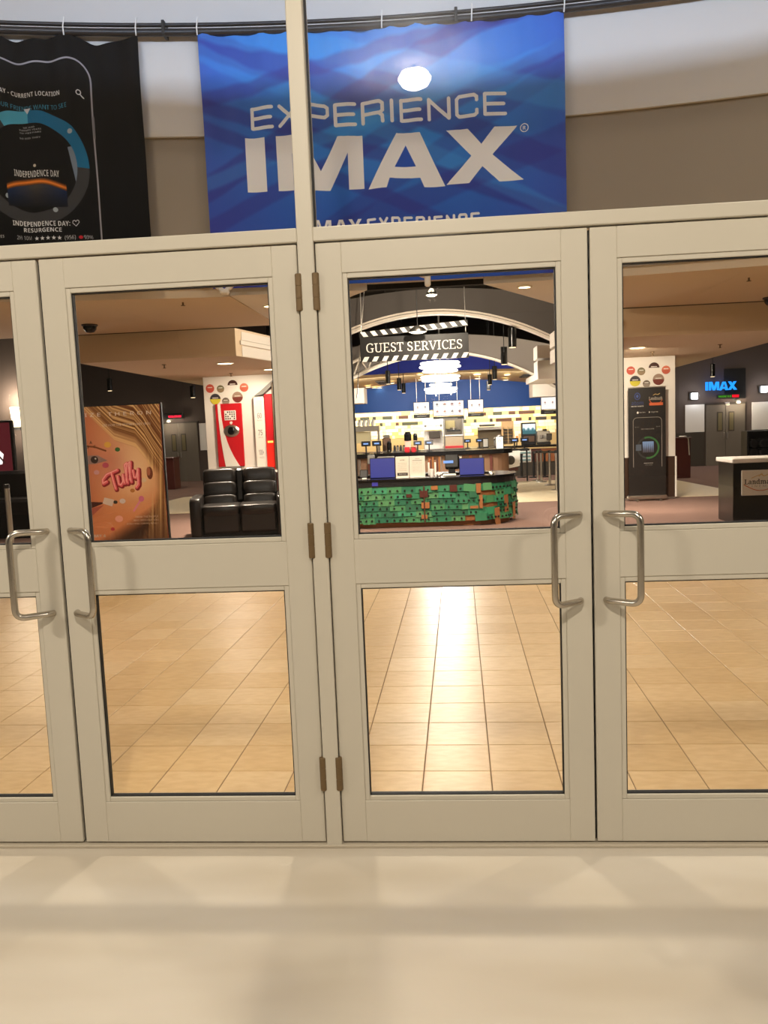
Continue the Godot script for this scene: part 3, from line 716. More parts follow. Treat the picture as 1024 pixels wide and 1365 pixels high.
func banners():
	# the pipe along the curved wall
	var t = T("hanging_pipe", "black double pipe along the curved wall carrying both banners", "pipe", V3(0.5, 5.62, -5.7))
	for q in [[5.505, 0.036, "pipe"], [5.575, 0.02, "conduit"]]:
		var pth = []
		for i in 41:
			var x = -6.2 + 13.2 * i / 40.0
			pth.append(V3(x, q[0], wz(x) + 0.13))
		var tb := MB.new(); tb.tube(pth, q[1], 10)
		W(t, q[2], tb, mat("pipe black", C(38, 36, 38), 0.4))
	for x in [-5.0, -2.2, 0.7, 3.4]: W(t, "bracket", bx(0.03, 0.14, 0.16), mats["black"], V3(x, 5.54, wz(x) + 0.09))
	# blue banner print
	var w := 1400; var h := 976
	var X0 := -1.91; var X1 := 1.77; var Y0 := 3.03; var Y1 := 5.6
	var sm = Image.create(350, 244, false, Image.FORMAT_RGB8)
	for j in 244:
		for i in 350:
			var u = i / 349.0; var v = j / 243.0
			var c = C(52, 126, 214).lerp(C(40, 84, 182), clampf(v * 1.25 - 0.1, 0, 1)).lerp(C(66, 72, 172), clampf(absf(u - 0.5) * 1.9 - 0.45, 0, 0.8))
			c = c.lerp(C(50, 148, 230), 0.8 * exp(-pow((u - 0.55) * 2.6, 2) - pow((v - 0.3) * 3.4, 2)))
			var band = func(slope, y, half): return clampf((half - absf(v - (y + slope * (u - 0.5) + 0.12 * (u - 0.5) * (u - 0.5)))) * 60.0, 0, 1)
			for q in [[-0.75, 0.2, 0.05, 0.28, 0], [-0.62, 0.42, 0.035, 0.25, 0], [0.55, 0.28, 0.05, 0.25, 0], [0.5, 0.5, 0.03, 0.28, 0], [-0.9, 0.62, 0.04, 0.18, 0], [0.35, 0.12, 0.05, 0.25, 1], [-0.45, 0.33, 0.03, 0.22, 1], [0.7, 0.4, 0.035, 0.2, 1], [-0.55, 0.72, 0.05, 0.2, 0], [0.65, 0.66, 0.03, 0.25, 0], [-0.3, 0.08, 0.03, 0.25, 0]]:
				c = c.lerp(C(50, 34, 124) if q[4] == 0 else C(70, 170, 240), minf(0.5, q[3] * 1.5) * band.call(q[0], q[1], q[2] * 1.25))
			sm.set_pixel(i, j, c)
	sm.resize(w, h, Image.INTERPOLATE_CUBIC)
	var px = func(x, y): return Vector2((x - X0) / (X1 - X0) * w, (Y1 - y) / (Y1 - Y0) * h)
	var wht = C(244, 243, 242)
	eu_letters("EXPERIENCE", -1.43, 2.62, 0.235, 4.875, 0.036, 0.045, sm, px, wht)
	for L in IMAXP:
		var pp = []
		for q in L: pp.append(px.call(q[0], q[1]))
		rpoly(sm, pp, wht)
	var hole = []
	for q in IMAXH: hole.append(px.call(q[0], q[1]))
	rpoly(sm, hole, C(36, 82, 184))
	var rc = px.call(1.36, 4.5)
	rarc(sm, rc, 13, 16.5, 0, 360, wht)
	rtext(sm, "R", "bold", rc.x - 6, rc.y - 7, 12, 14, wht)
	var bl = px.call(-0.86, 3.695)
	rtext(sm, "IMAX", "bold", bl.x - 24, bl.y, px.call(-0.33, 0).x - bl.x + 24, 58, wht)
	eu_letters("EXPERIENCE", -0.28, 1.17, 0.145, 3.69, 0.026, 0.03, sm, px, wht)
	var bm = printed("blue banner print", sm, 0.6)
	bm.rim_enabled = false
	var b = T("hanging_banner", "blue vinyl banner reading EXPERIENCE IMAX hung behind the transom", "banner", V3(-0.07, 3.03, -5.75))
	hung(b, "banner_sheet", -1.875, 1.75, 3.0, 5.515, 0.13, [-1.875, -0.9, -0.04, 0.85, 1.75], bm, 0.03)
	var tie := func(p, x):
		var z = wz(x) + 0.17
		var tb := MB.new(); tb.tube([V3(x, 5.46, z), V3(x + 0.004, 5.53, z + 0.02), V3(x + 0.01, 5.63, z - 0.01)], 0.007, 6)
		W(p, "zip_tie", tb, mats["white"])
	for x in [-1.87, -0.9, -0.04, 0.85, 1.745]: tie.call(b, x)
	# black banner print
	var bw := 900; var bh := 1000
	var A0 := -4.62; var A1 := -2.485; var B0 := 3.1; var B1 := 5.6
	var im = blank(bw, bh, C(12, 12, 14))
	var rng := RandomNumberGenerator.new(); rng.seed = 3
	for i in 260:
		var g = 40 + rng.randi() % 90
		im.fill_rect(Rect2i(rng.randi() % bw, rng.randi() % bh, 1, 1), C(g, g, g + 8))
	var q2 = func(x, y): return Vector2((x - A0) / (A1 - A0) * bw, (B1 - y) / (B1 - B0) * bh)
	var kx = bw / (A1 - A0)
	var tl = q2.call(-4.24, 5.38); var br = q2.call(-2.99, 2.8)
	rround(im, Rect2(tl, br - tl), 70, 7, C(150, 146, 150))
	im.fill_rect(Rect2i(int(br.x) - 1, int(q2.call(0, 4.85).y), 8, 90), C(120, 116, 120))
	var wh = C(215, 215, 215)
	var put = func(s, f, x0, x1, y0, y1, col):
		var a = q2.call(x0, y1); var c = q2.call(x1, y0); rtext(im, s, f, a.x, a.y, c.x - a.x, c.y - a.y, col)
	put.call("TODAY - CURRENT LOCATION", "bold", -3.95, -3.29, 5.045, 5.09, wh)
	put.call("YOUR FRIENDS WANT TO SEE", "sans", -3.92, -3.23, 4.91, 4.955, C(60, 140, 170))
	rarc(im, q2.call(-3.105, 5.055), 7, 11, 0, 360, wh); rstroke(im, [q2.call(-3.085, 5.03), q2.call(-3.06, 5.005)], 5, wh)
	var rcn = q2.call(-3.61, 4.33)
	rarc(im, rcn, 0.43 * kx, 0.55 * kx, 0, 360, C(58, 58, 60))
	rarc(im, rcn, 0.43 * kx, 0.55 * kx, -32, 0, C(74, 158, 186))
	rarc(im, rcn, 0.43 * kx, 0.55 * kx, 0, 92, C(28, 104, 144))
	var nt = q2.call(-3.61, 4.93)
	rpoly(im, [nt + Vector2(-14, 0), nt + Vector2(14, 0), nt + Vector2(0, 22)], C(200, 200, 205))
	for d in [[-3.22, 4.67], [-3.11, 4.15], [-3.42, 3.9], [-3.86, 4.03]]: rdisc(im, q2.call(d[0], d[1]), 10, 10, C(150, 160, 165))
	for l in 3: put.call(["WE HAD", "TWENTY YEARS", "TO PREPARE"][l], "bold", -3.7 if l else -3.66, -3.49 if l else -3.55, 4.73 - l * 0.028, 4.747 - l * 0.028, C(150, 150, 150))
	put.call("SO DID THEY", "bold", -3.7, -3.5, 4.62, 4.637, C(150, 150, 150))
	# plain sunrise picture in the ring, a generic stand-in
	var s0 = q2.call(-3.86, 4.22); var s1 = q2.call(-3.3, 3.93)
	for y in range(int(s0.y), int(s1.y)):
		var v = (y - s0.y) / (s1.y - s0.y)
		for x in range(int(s0.x), int(s1.x)):
			var u = (x - s0.x) / (s1.x - s0.x) * 2 - 1
			var e = v - 0.1 - 0.25 * u * u
			var c = C(14, 10, 10).lerp(C(236, 130, 44), clampf(1 - absf(e) * 7.0, 0, 1))
			if e > 0.1: c = C(70, 62, 54).lerp(C(26, 44, 84), clampf(absf(u) * 0.9 + v * 0.3, 0, 1))
			im.set_pixel(x, y, c.lerp(C(12, 12, 14), clampf(v * 1.2 - 0.35, 0, 1)))
	put.call("INDEPENDENCE DAY", "bold", -3.78, -3.36, 4.235, 4.3, C(190, 188, 184))
	rdisc(im, q2.call(-3.575, 4.35), 6, 6, C(190, 180, 160))
	var ph = q2.call(-3.255, 4.52); var ph2 = q2.call(-3.1, 4.14)
	rpoly(im, [ph, Vector2(ph2.x - 25, ph.y), Vector2(ph2.x - 18, ph2.y - 25), Vector2(ph.x + 22, ph2.y)], C(110, 122, 136))
	rarc(im, rcn, 0.43 * kx, 0.55 * kx, 60, 92, C(28, 104, 144)); rarc(im, rcn, 0.43 * kx, 0.55 * kx, 92, 120, C(58, 58, 60))
	put.call("INDEPENDENCE DAY:", "bold", -3.84, -3.29, 3.735, 3.785, wh)
	put.call("RESURGENCE", "bold", -3.74, -3.375, 3.675, 3.718, wh)
	var hp = q2.call(-3.235, 3.755)
	rstroke(im, [hp + Vector2(0, 12), hp + Vector2(-13, -2), hp + Vector2(-11, -11), hp + Vector2(-4, -12), hp + Vector2(0, -6), hp + Vector2(4, -12), hp + Vector2(11, -11), hp + Vector2(13, -2), hp + Vector2(0, 12)], 2.5, wh)
	put.call("IMPROVES", "bold", -4.1, -3.93, 3.605, 3.635, C(170, 170, 170))
	put.call("2H 10M", "sans", -3.81, -3.67, 3.595, 3.635, C(180, 180, 180))
	for k in 5:
		var sc = q2.call(-3.62 + k * 0.055, 3.612); var sp = []
		for a in 10: sp.append(sc + Vector2(sin(TAU * a / 10), -cos(TAU * a / 10)) * (10.0 if a % 2 == 0 else 4.2))
		rpoly(im, sp, wh)
	put.call("(956)", "sans", -3.35, -3.245, 3.585, 3.635, C(190, 190, 190))
	rdisc(im, q2.call(-3.195, 3.61), 9, 7, C(190, 40, 50))
	put.call("93%", "sans", -3.165, -3.075, 3.592, 3.63, C(190, 190, 190))
	var k = T("hanging_banner", "black vinyl banner with a phone screen print at the upper left", "banner", V3(-3.55, 3.1, -5.5))
	hung(k, "banner_sheet", -4.52, -2.46, 3.05, 5.48, 0.13, [-4.52, -3.86, -3.14, -2.46], printed("black banner print", im, 0.75), 0.07)
	mats["black banner print"].metallic_specular = 0.25
	mats["blue banner print"].metallic_specular = 0.35
	for x in [-4.52, -3.86, -3.14, -2.46]: tie.call(k, x)

func lobby_things():
	var rng := RandomNumberGenerator.new(); rng.seed = 21
	# movie standee behind the left door
	var w := 512; var h := 706
	var im := Image.create(w, h, false, Image.FORMAT_RGB8)
	var nz := FastNoiseLite.new(); nz.seed = 4; nz.frequency = 0.02; nz.fractal_octaves = 2
	var edge := Curve.new(); edge.min_value = -0.5
	for q in [[0.0, -0.3], [0.3, -0.02], [0.42, 0.07], [0.61, 0.21], [0.785, 0.255], [0.86, 0.325], [0.93, 0.42], [1.0, 0.5]]: edge.add_point(Vector2(q[0], q[1]), 0, 0, Curve.TANGENT_LINEAR, Curve.TANGENT_LINEAR)
	for y in h:
		for x in w:
			var u = float(x) / w; var v = float(y) / h
			var skin = C(206, 122, 78).lerp(C(240, 196, 146), exp(-pow((u - 0.74) * 3.4, 2) - pow((v - 0.36) * 3.8, 2))).lerp(C(150, 70, 56), clampf(0.95 - u * 1.9, 0, 0.75)).lerp(C(190, 96, 84), 0.5 * exp(-pow((u - 0.55) * 6.0, 2) - pow((v - 0.33) * 8.0, 2)))
			skin = skin.lerp(C(214, 130, 80), clampf((v - 0.48) * 3.0, 0, 0.7))
			skin = skin.lerp(C(62, 32, 16), clampf((v - (0.72 - 0.42 * (u - 0.57))) * 11.0, 0, 1))
			var e1 = edge.sample(u) - v
			var e2 = u - (0.92 - maxf(0.0, v - 0.5) * 0.5)
			var st1 = nz.get_noise_2d(e1 * 1900.0, u * 16.0); var st2 = nz.get_noise_2d(u * 1900.0 + v * 160.0, v * 16.0)
			var k = clampf((v - 0.25) * 6.0, 0, 1) * clampf(u * 8.0 - 6.2, 0, 1)
			var along = lerpf(st1, st2, k) * 0.62 + 0.5
			var hair = C(112, 62, 28).lerp(C(232, 190, 128), clampf(along * 1.8 - 0.42, 0, 1)).lerp(C(70, 36, 18), clampf((v - 0.52) * 2.6, 0, 0.85))
			hair = hair.lerp(C(96, 52, 28), clampf(0.5 - u * 1.1, 0, 0.7))
			im.set_pixel(x, y, skin.lerp(hair, clampf(maxf(e1 * 14.0, e2 * 16.0 if v > 0.36 else -1.0) + along - 0.45, 0, 1)))
	rdisc(im, Vector2(0.885 * w, 0.40 * h), 13, 26, C(120, 62, 42)); rdisc(im, Vector2(0.875 * w, 0.39 * h), 8, 18, C(178, 104, 74))
	var uv = func(u, v): return Vector2(u * w, v * h)
	# a simple drawn eye, brow and lips
	rstroke(im, [uv.call(0.22, 0.255), uv.call(0.32, 0.225), uv.call(0.44, 0.235), uv.call(0.53, 0.26)], 7, C(124, 66, 36))
	rpoly(im, [uv.call(0.30, 0.315), uv.call(0.37, 0.285), uv.call(0.46, 0.285), uv.call(0.54, 0.318), uv.call(0.44, 0.335), uv.call(0.36, 0.335)], C(150, 120, 110))
	rdisc(im, uv.call(0.43, 0.31), 16, 15, C(54, 38, 34)); rdisc(im, uv.call(0.44, 0.304), 4, 4, C(200, 190, 180))
	rpoly(im, [uv.call(0.12, 0.58), uv.call(0.3, 0.555), uv.call(0.5, 0.565), uv.call(0.36, 0.6), uv.call(0.2, 0.61)], C(66, 26, 22))
	rpoly(im, [uv.call(0.14, 0.61), uv.call(0.36, 0.6), uv.call(0.48, 0.58), uv.call(0.36, 0.65), uv.call(0.2, 0.66)], C(170, 84, 66))
	for q in [[0.55, 0.225, 15, C(226, 170, 70)], [0.63, 0.255, 11, C(62, 110, 58)], [0.44, 0.385, 12, C(206, 150, 150)], [0.52, 0.345, 14, C(190, 80, 96)], [0.83, 0.44, 12, C(220, 190, 150)], [0.73, 0.50, 10, C(190, 120, 60)], [0.64, 0.56, 13, C(210, 190, 180)], [0.58, 0.565, 9, C(60, 56, 50)], [0.60, 0.665, 17, C(232, 160, 140)], [0.54, 0.725, 9, C(180, 50, 60)]]:
		rdisc(im, uv.call(q[0], q[1]), q[2], q[2] * 0.8, q[3])
	rpoly(im, [uv.call(0.49, 0.535), uv.call(0.57, 0.55), uv.call(0.55, 0.59), uv.call(0.47, 0.57)], C(214, 190, 172))
	rstroke(im, [uv.call(0.73, 0.62), uv.call(0.79, 0.56)], 8, C(220, 130, 150)); rdisc(im, uv.call(0.80, 0.55), 12, 12, C(210, 110, 140))
	# the script title
	for pass_ in [[20.0, C(140, 34, 42), 4.0], [13.0, C(228, 96, 102), 0.0], [5.0, C(250, 168, 160), -2.0]]:
		var sc = func(pts):
			var o = []
			for q in pts: o.append(uv.call(0.49 + q[0] * 0.30 + 0.0, 0.505 - q[1] * 0.135 - q[0] * 0.055) + Vector2(pass_[2], pass_[2]))
			rstroke(im, o, pass_[0], pass_[1])
		sc.call([[0.1, 0.42], [0.0, 0.38], [0.0, 0.55], [0.12, 0.72], [0.42, 0.78]])
		sc.call([[0.25, 0.74], [0.3, 0.3], [0.34, 0.0]])
		sc.call([[0.42, 0.5], [0.44, 0.15], [0.5, 0.08], [0.56, 0.2], [0.57, 0.5], [0.6, 0.12]])
		sc.call([[0.66, 0.2], [0.7, 0.95], [0.64, 0.9], [0.68, 0.1]])
		sc.call([[0.76, 0.2], [0.8, 0.95], [0.74, 0.9], [0.79, 0.1]])
		sc.call([[0.86, 0.55], [0.88, 0.25], [0.94, 0.2], [1.0, 0.55], [0.98, -0.1], [0.92, -0.2]])
	rtext(im, "C H A R L I Z E   T H E R O N", "sans", 0.07 * w, 0.037 * h, 0.86 * w, 0.021 * h, C(226, 210, 196))
	rtext(im, "SEE HOW THE MOTHER HALF LIVES", "sans", 0.52 * w, 0.105 * h, 0.40 * w, 0.013 * h, C(220, 204, 190))
	rtext(im, "A", "bold", 0.40 * w, 0.20 * h, 11, 12, C(70, 36, 20)); rtext(im, "B", "bold", 0.37 * w, 0.225 * h, 10, 12, C(70, 36, 20)); rtext(im, "C", "bold", 0.43 * w, 0.225 * h, 10, 12, C(90, 56, 30))
	for l in 3: rtext(im, ["FROM THE PEOPLE", "WHO BROUGHT YOU", "JUNO AND YOUNG ADULT"][l], "sans", [0.74, 0.72, 0.66][l] * w, (0.652 + l * 0.02) * h, (0.93 - [0.74, 0.72, 0.66][l]) * w, 8, C(214, 190, 166))
	rtext(im, "MAY 4", "bold", 0.36 * w, 0.755 * h, 60, 12, C(200, 180, 160))
	var t = T("poster_standee", "large standing movie poster of a blond face titled Tully", "poster", V3(-3.17, 0, -5.6))
	W(t, "poster_panel", sheet(1.30, 1.80, 0.02), printed("standee print", im, 0.4), V3(-3.17, 0.95, -5.585))
	W(t, "backing_board", bx(1.33, 1.83, 0.04, 0.004), mats["black"], V3(-3.17, 0.95, -5.615))
	for x in [-3.65, -2.7]: W(t, "foot", bx(0.05, 0.04, 0.5, 0.006), mats["black"], V3(x, 0.02, -5.68))

	# black leather loveseat
	t = T("loveseat", "black leather reclining loveseat with a centre console before the pillar", "loveseat", V3(-2.62, 0, -9.1))
	var le = mats["leather"]
	var o0 = V3(-2.62, 0, -9.1)
	for s in [-1, 1]:
		for k in 3:
			var b := MB.new(); b.puff(V3(0.49, 0.23, 0.2), 0.36)
			W(t, "back_cushion", b, le, o0 + V3(s * 0.295, 0.865 - k * 0.19, -0.16 + k * 0.05), V3(-0.16, 0, 0))
		var b2 := MB.new(); b2.puff(V3(0.545, 0.17, 0.66), 0.26)
		W(t, "seat_cushion", b2, le, o0 + V3(s * 0.268, 0.40, 0.14))
		W(t, "footrest_panel", bx(0.53, 0.30, 0.08, 0.03), le, o0 + V3(s * 0.268, 0.225, 0.42))
		var am := MB.new(); am.puff(V3(0.17, 0.62, 0.92), 0.24)
		W(t, "armrest", am, le, o0 + V3(s * 0.62, 0.30, 0.06))
	W(t, "console_strip", bx(0.12, 0.5, 0.10, 0.03), mats["black"], o0 + V3(0, 0.73, -0.12), V3(-0.14, 0, 0))
	W(t, "base", bx(1.3, 0.12, 0.75, 0.02), mats["black"], o0 + V3(0, 0.06, -0.02))
	W(t, "back_shell", bx(1.12, 0.84, 0.12, 0.04), le, o0 + V3(0, 0.5, -0.3), V3(-0.1, 0, 0))
	t.rotation.y = 0.2

	# red dispenser panel on the left pillar
	t = T("dispenser_panel", "red soda dispenser cutout with white ribbon on the left pillar", "dispenser panel", V3(-3.56, 0.83, -12.28))
	var dp = W(t, "panel", bx(0.50, 1.18, 0.05, 0.01), mats["red"], V3(-3.56, 1.47, -12.27))
	var rb := MB.new()
	var rp := PackedVector2Array()
	var lf = []; var rg = []
	for i in 17:
		var v = i / 16.0
		lf.append(Vector2(-0.2 + 0.09 * v * v, 0.585 - 1.17 * v))
		rg.append(Vector2(-0.2 + 0.09 * v * v + 0.055 + 0.215 * pow(v, 2.6), 0.585 - 1.17 * v))
	for q in lf: rp.append(q)
	rg.reverse()
	for q in rg: rp.append(q)
	rb.prism(rp, 0.006); W(dp, "white_ribbon", rb, mats["white"], V3(-3.56, 1.47, -12.243))
	var bpn = W(t, "button_panel", bx(0.22, 0.18, 0.012), mats["white"], V3(-3.53, 1.84, -12.241))
	for r in 4:
		for c in 5:
			if (r * 7 + c * 3) % 5 == 0: continue
			W(bpn, "button", cyl(0.014, 0.008, 10), mats["black"] if (r + c) % 2 else mats["mahogany"], V3(-3.61 + c * 0.04, 1.90 - r * 0.04, -12.234), V3(PI / 2, 0, 0))
	var ov := MB.new(); ov.lathe([[0, 0], [0.15, 0.0], [0.15, 0.015], [0.12, 0.03], [0, 0.034]], 32)
	var oo = W(t, "nozzle_bay", ov, mats["steel"], V3(-3.52, 1.55, -12.243), V3(PI / 2, 0, 0)); oo.scale = V3(1, 1, 0.75)
	var ov2 := MB.new(); ov2.puff(V3(0.13, 0.15, 0.03), 0.9)
	W(t, "nozzle", ov2, mats["black gloss"], V3(-3.52, 1.55, -12.2))
	W(t, "ring_mark", cyl(0.028, 0.008, 16), mats["white"], V3(-3.52, 1.70, -12.24), V3(PI / 2, 0, 0))
	W(t, "drip_tray", bx(0.36, 0.04, 0.09, 0.008), mats["grey"], V3(-3.56, 0.86, -12.25))
	# white notice board beside it, red and dark machines behind the corner
	im = blank(96, 512, C(236, 230, 220))
	for l in 9: rtext(im, "LIMITED", "sans", 18, 24 + l * 9, 60, 5, C(170, 165, 160))
	rtext(im, "60", "bold", 26, 110, 44, 40, C(150, 146, 144)); rtext(im, "FLAVORS", "sans", 24, 158, 50, 10, C(150, 146, 144))
	rtext(im, "75", "bold", 26, 230, 44, 40, C(150, 146, 144)); rtext(im, "LOW CAL", "sans", 24, 278, 50, 10, C(150, 146, 144))
	rtext(im, "100+", "bold", 22, 370, 52, 40, C(150, 146, 144)); rtext(im, "CHOICES", "sans", 24, 420, 50, 14, C(150, 146, 144))
	t = T("notice_board", "tall narrow white board with small print beside the red panel", "notice board", V3(-2.96, 0.8, -12.1))
	W(t, "board", bx(0.20, 1.36, 0.04, 0.004), mats["white"], V3(-2.96, 1.48, -12.2))
	W(t, "print_sheet", sheet(0.18, 1.34, 0.004), printed("notice board print", im), V3(-2.96, 1.48, -12.178))
	t = T("drink_machine", "tall red drink machine with a lit slot behind the white board", "drink machine", V3(-2.75, 0, -12.15))
	W(t, "cabinet", bx(0.15, 1.40, 0.16, 0.01), mats["red"], V3(-2.77, 1.5, -12.2))
	W(t, "lower_door", bx(0.14, 0.5, 0.01, 0.003), mat("orange red", C(226, 40, 24), 0.4), V3(-2.77, 1.1, -12.095))
	W(t, "lamp_slot", bx(0.10, 0.035, 0.012, 0.003), glow("slot glow", Color(1, 0.7, 0.3), 3.0), V3(-2.76, 1.32, -12.088))
	W(t, "side_case", bx(0.2, 1.6, 0.3, 0.01), mat("bronze brown", C(92, 76, 56), 0.5), V3(-2.57, 1.6, -12.14))
	W(t, "counter_top", bx(0.36, 0.04, 0.3, 0.005), mats["white"], V3(-2.6, 0.78, -12.13))
	W(t, "counter_body", bx(0.34, 0.76, 0.26, 0.006), mats["mahogany"], V3(-2.6, 0.38, -12.14))
	var ap := MB.new(); ap.prism(PackedVector2Array([Vector2(-3.03, 2.17), Vector2(-2.9, 2.26), Vector2(-2.6, 2.5), Vector2(-2.5, 2.5), Vector2(-2.5, 2.40), Vector2(-2.62, 2.40), Vector2(-2.86, 2.2)]), 0.2, V3(0, 0, -12.2))
	S("trim_13", "grey sloped brace at the corner of the left pillar", "trim", ap, mats["grey"])

	# round stickers on both pillars, same print on each
	var kinds = [["red", C(206, 88, 70), C(206, 88, 70)], ["olive green", C(120, 116, 84), C(150, 130, 100)], ["dark brown half-moon", C(70, 38, 28), C(238, 234, 226)], ["salmon", C(214, 120, 92), C(196, 96, 74)], ["black and yellow", C(58, 56, 62), C(214, 200, 60)], ["grey-brown", C(110, 96, 84), C(150, 138, 124)], ["tan and maroon", C(160, 136, 118), C(116, 50, 40)]]
	var sp = [[[-3.9, 2.355, 0.08], [-3.7, 2.34, 0.07], [-3.465, 2.40, 0.095], [-3.25, 2.347, 0.08], [-3.81, 2.155, 0.1], [-3.615, 2.105, 0.07], [-3.385, 2.175, 0.1]], [[3.845, 2.338, 0.075], [4.03, 2.316, 0.07], [4.255, 2.37, 0.095], [4.465, 2.323, 0.075], [3.92, 2.147, 0.095], [4.12, 2.09, 0.065], [4.332, 2.16, 0.1]]]
	for s in 2:
		for i in 7:
			var q = sp[s][i]
			var st = T("sticker", "round %s sticker high on the %s pillar" % [kinds[i][0], ["left", "right"][s]], "sticker", V3(q[0], q[1], -12.3), "round stickers on the pillars")
			for hf in 2:
				var pp := PackedVector2Array()
				for k in 15: pp.append(Vector2(cos(PI * k / 14 + hf * PI), sin(PI * k / 14 + hf * PI)) * q[2])
				var b := MB.new(); b.prism(pp, 0.006)
				W(st, "upper_half" if hf == 0 else "lower_half", b, mat("sticker %d %d" % [i, hf], kinds[i][1 + hf], 0.6), V3(q[0], q[1], -12.305))
			W(st, "print_line", bx(q[2] * 1.1, 0.014, 0.004, 0.001), mats["white"], V3(q[0], q[1] + 0.02, -12.301))

	# roll-up banner at the right pillar
	im = blank(320, 960, C(30, 26, 24))
	rdisc(im, Vector2(78, 70), 26, 32, C(46, 62, 120)); rdisc(im, Vector2(78, 70), 18, 24, C(30, 26, 24)); rdisc(im, Vector2(78, 70), 10, 14, C(60, 80, 140))
	rtext(im, "atom", "bold", 26, 112, 104, 34, C(44, 54, 96))
	rtext(im, "MOVIE TICKETS", "bold", 26, 152, 104, 10, C(200, 196, 190))
	rtext(im, "Landmark", "serif", 178, 78, 116, 28, C(206, 196, 180))
	rarc(im, Vector2(236, 84), 56, 62, 110, 250, C(190, 90, 50)); rstroke(im, [Vector2(214, 66), Vector2(232, 56), Vector2(254, 62), Vector2(270, 52)], 5, C(200, 170, 110))
	im.fill_rect(Rect2i(180, 130, 118, 24), C(196, 96, 56))
	rdisc(im, Vector2(80, 212), 8, 10, C(220, 216, 210)); rtext(im, "App Store", "sans", 94, 204, 52, 15, C(200, 196, 190)); rpoly(im, [Vector2(176, 203), Vector2(190, 211), Vector2(176, 219)], C(200, 196, 190)); rtext(im, "Google Play", "sans", 196, 204, 58, 15, C(200, 196, 190))
	rround(im, Rect2(40, 256, 246, 700), 34, 5, C(128, 122, 116))
	im.fill_rect(Rect2i(30, 690, 270, 270), C(30, 26, 24))
	rtext(im, "TODAY - CURRENT LOCATION", "sans", 108, 352, 110, 9, C(180, 176, 170))
	for x in [56, 240]: rtext(im, "9:41", "sans", x, 334, 30, 8, C(150, 146, 140))
	rarc(im, Vector2(168, 520), 82, 98, -20, 190, C(52, 96, 54)); rarc(im, Vector2(168, 520), 82, 98, 190, 340, C(48, 48, 46))
	for y in 96:
		for x in 96:
			im.set_pixel(120 + x, 466 + y, C(110, 140, 186).lerp(C(60, 56, 62), clampf(y / 70.0 - 0.3 + 0.3 * sin(x * 0.4), 0, 1)))
	im.fill_rect(Rect2i(62, 490, 48, 54), C(74, 84, 98))
	rtext(im, "JASON BOURNE", "bold", 130, 652, 80, 9, C(180, 176, 170)); rtext(im, "2H 3M", "sans", 140, 668, 60, 7, C(150, 146, 140))
	t = T("rollup_banner", "black roll-up banner with a phone print before the right pillar", "banner stand", V3(4.07, 0, -12.05))
	W(t, "banner_sheet", sheet(0.65, 1.96, 0.008), printed("rollup print", im, 0.45), V3(4.07, 1.03, -12.08))
	W(t, "base_cassette", bx(0.70, 0.07, 0.14, 0.02), mats["steel"], V3(4.06, 0.06, -12.06))
	W(t, "top_rail", bx(0.66, 0.02, 0.02), mats["steel"], V3(4.07, 2.02, -12.08))
	for x in [3.86, 4.26]: W(t, "foot", bx(0.05, 0.025, 0.3, 0.005), mats["steel"], V3(x, 0.0125, -12.04))

	# black reception stand with the round-arc logo sign at the right edge
	im = blank(400, 300, C(226, 216, 196))
	rtext(im, "Landmark", "serifb", 24, 104, 352, 62, C(40, 34, 30))
	rtext(im, "C I N E M A S", "sans", 60, 178, 280, 24, C(170, 160, 146))
	rstroke(im, [Vector2(100, 92), Vector2(160, 66), Vector2(200, 50), Vector2(240, 70), Vector2(280, 48)], 7, C(206, 160, 80)); rstroke(im, [Vector2(180, 76), Vector2(210, 36), Vector2(226, 72)], 6, C(212, 170, 96))
	var sw = []
	for k in 20: sw.append(Vector2(20 + k * 19.0, 170 + 76 * sin(PI * k / 19.0)))
	rstroke(im, sw, 9, C(200, 104, 62))
	t = T("reception_stand", "black reception stand with a pale top and Landmark sign", "counter", V3(4.95, 0, -8.8))
	W(t, "body", bx(1.2, 0.83, 0.6, 0.008), mats["black gloss"], V3(4.945, 0.415, -8.82))
	W(t, "top", bx(1.26, 0.06, 0.68, 0.01), mats["white"], V3(4.95, 0.86, -8.82))
	W(t, "sign_board", bx(0.50, 0.345, 0.02, 0.003), mats["white"], V3(4.70, 0.557, -8.51))
	W(t, "sign_print", sheet(0.49, 0.335, 0.004), printed("stand sign print", im), V3(4.70, 0.557, -8.4985))

	# auditorium doors, left and right
	for s in 2:
		var x = [-8.1, 8.56][s]; var z = [-23.0, -21.42][s]; var top = [1.88, 1.745][s]
		var d = T("door_%d" % (5 + s), ["grey double doors under the pink message sign at far left", "grey double doors under the blue letter sign at far right"][s], "door", V3(x, 0, z), "", "structure")
		for k in [-1, 1]:
			var lf2 = W(d, "door_leaf", bx(0.62 if s == 0 else 0.545, top, 0.05, 0.004), mats["door grey"], V3(x + k * (0.315 if s == 0 else 0.277), top / 2, z))
			W(lf2, "window_frame", bx(0.17, 0.56, 0.02, 0.004), mats["wainscot"], V3(x + k * 0.16, 1.26, z + 0.022))
			W(lf2, "glass_pane", bx(0.11, 0.5, 0.012, 0.002), mat("dark pane", C(120, 112, 84), 0.2), V3(x + k * 0.16, 1.26, z + 0.032))
			W(lf2, "pull_handle", bx(0.025, 0.18, 0.05, 0.006), mats["steel"], V3(x + k * 0.05, 0.86, z + 0.05))
		W(d, "frame", bx(1.34 if s == 0 else 1.18, 0.06, 0.08, 0.004), mats["wainscot"], V3(x, top + 0.03, z))
	# wainscot and white panels on the right wall
	for q in [[7.3, 1.33, "left of"], [10.2, 2.1, "right of"]]:
		S("trim_14" if q[0] < 9 else "trim_15", "dark wainscot %s the right grey double doors" % q[2], "wainscot", bx(q[1], 0.97, 0.05, 0.004), mats["wainscot"], V3(q[0], 0.485, -21.43))
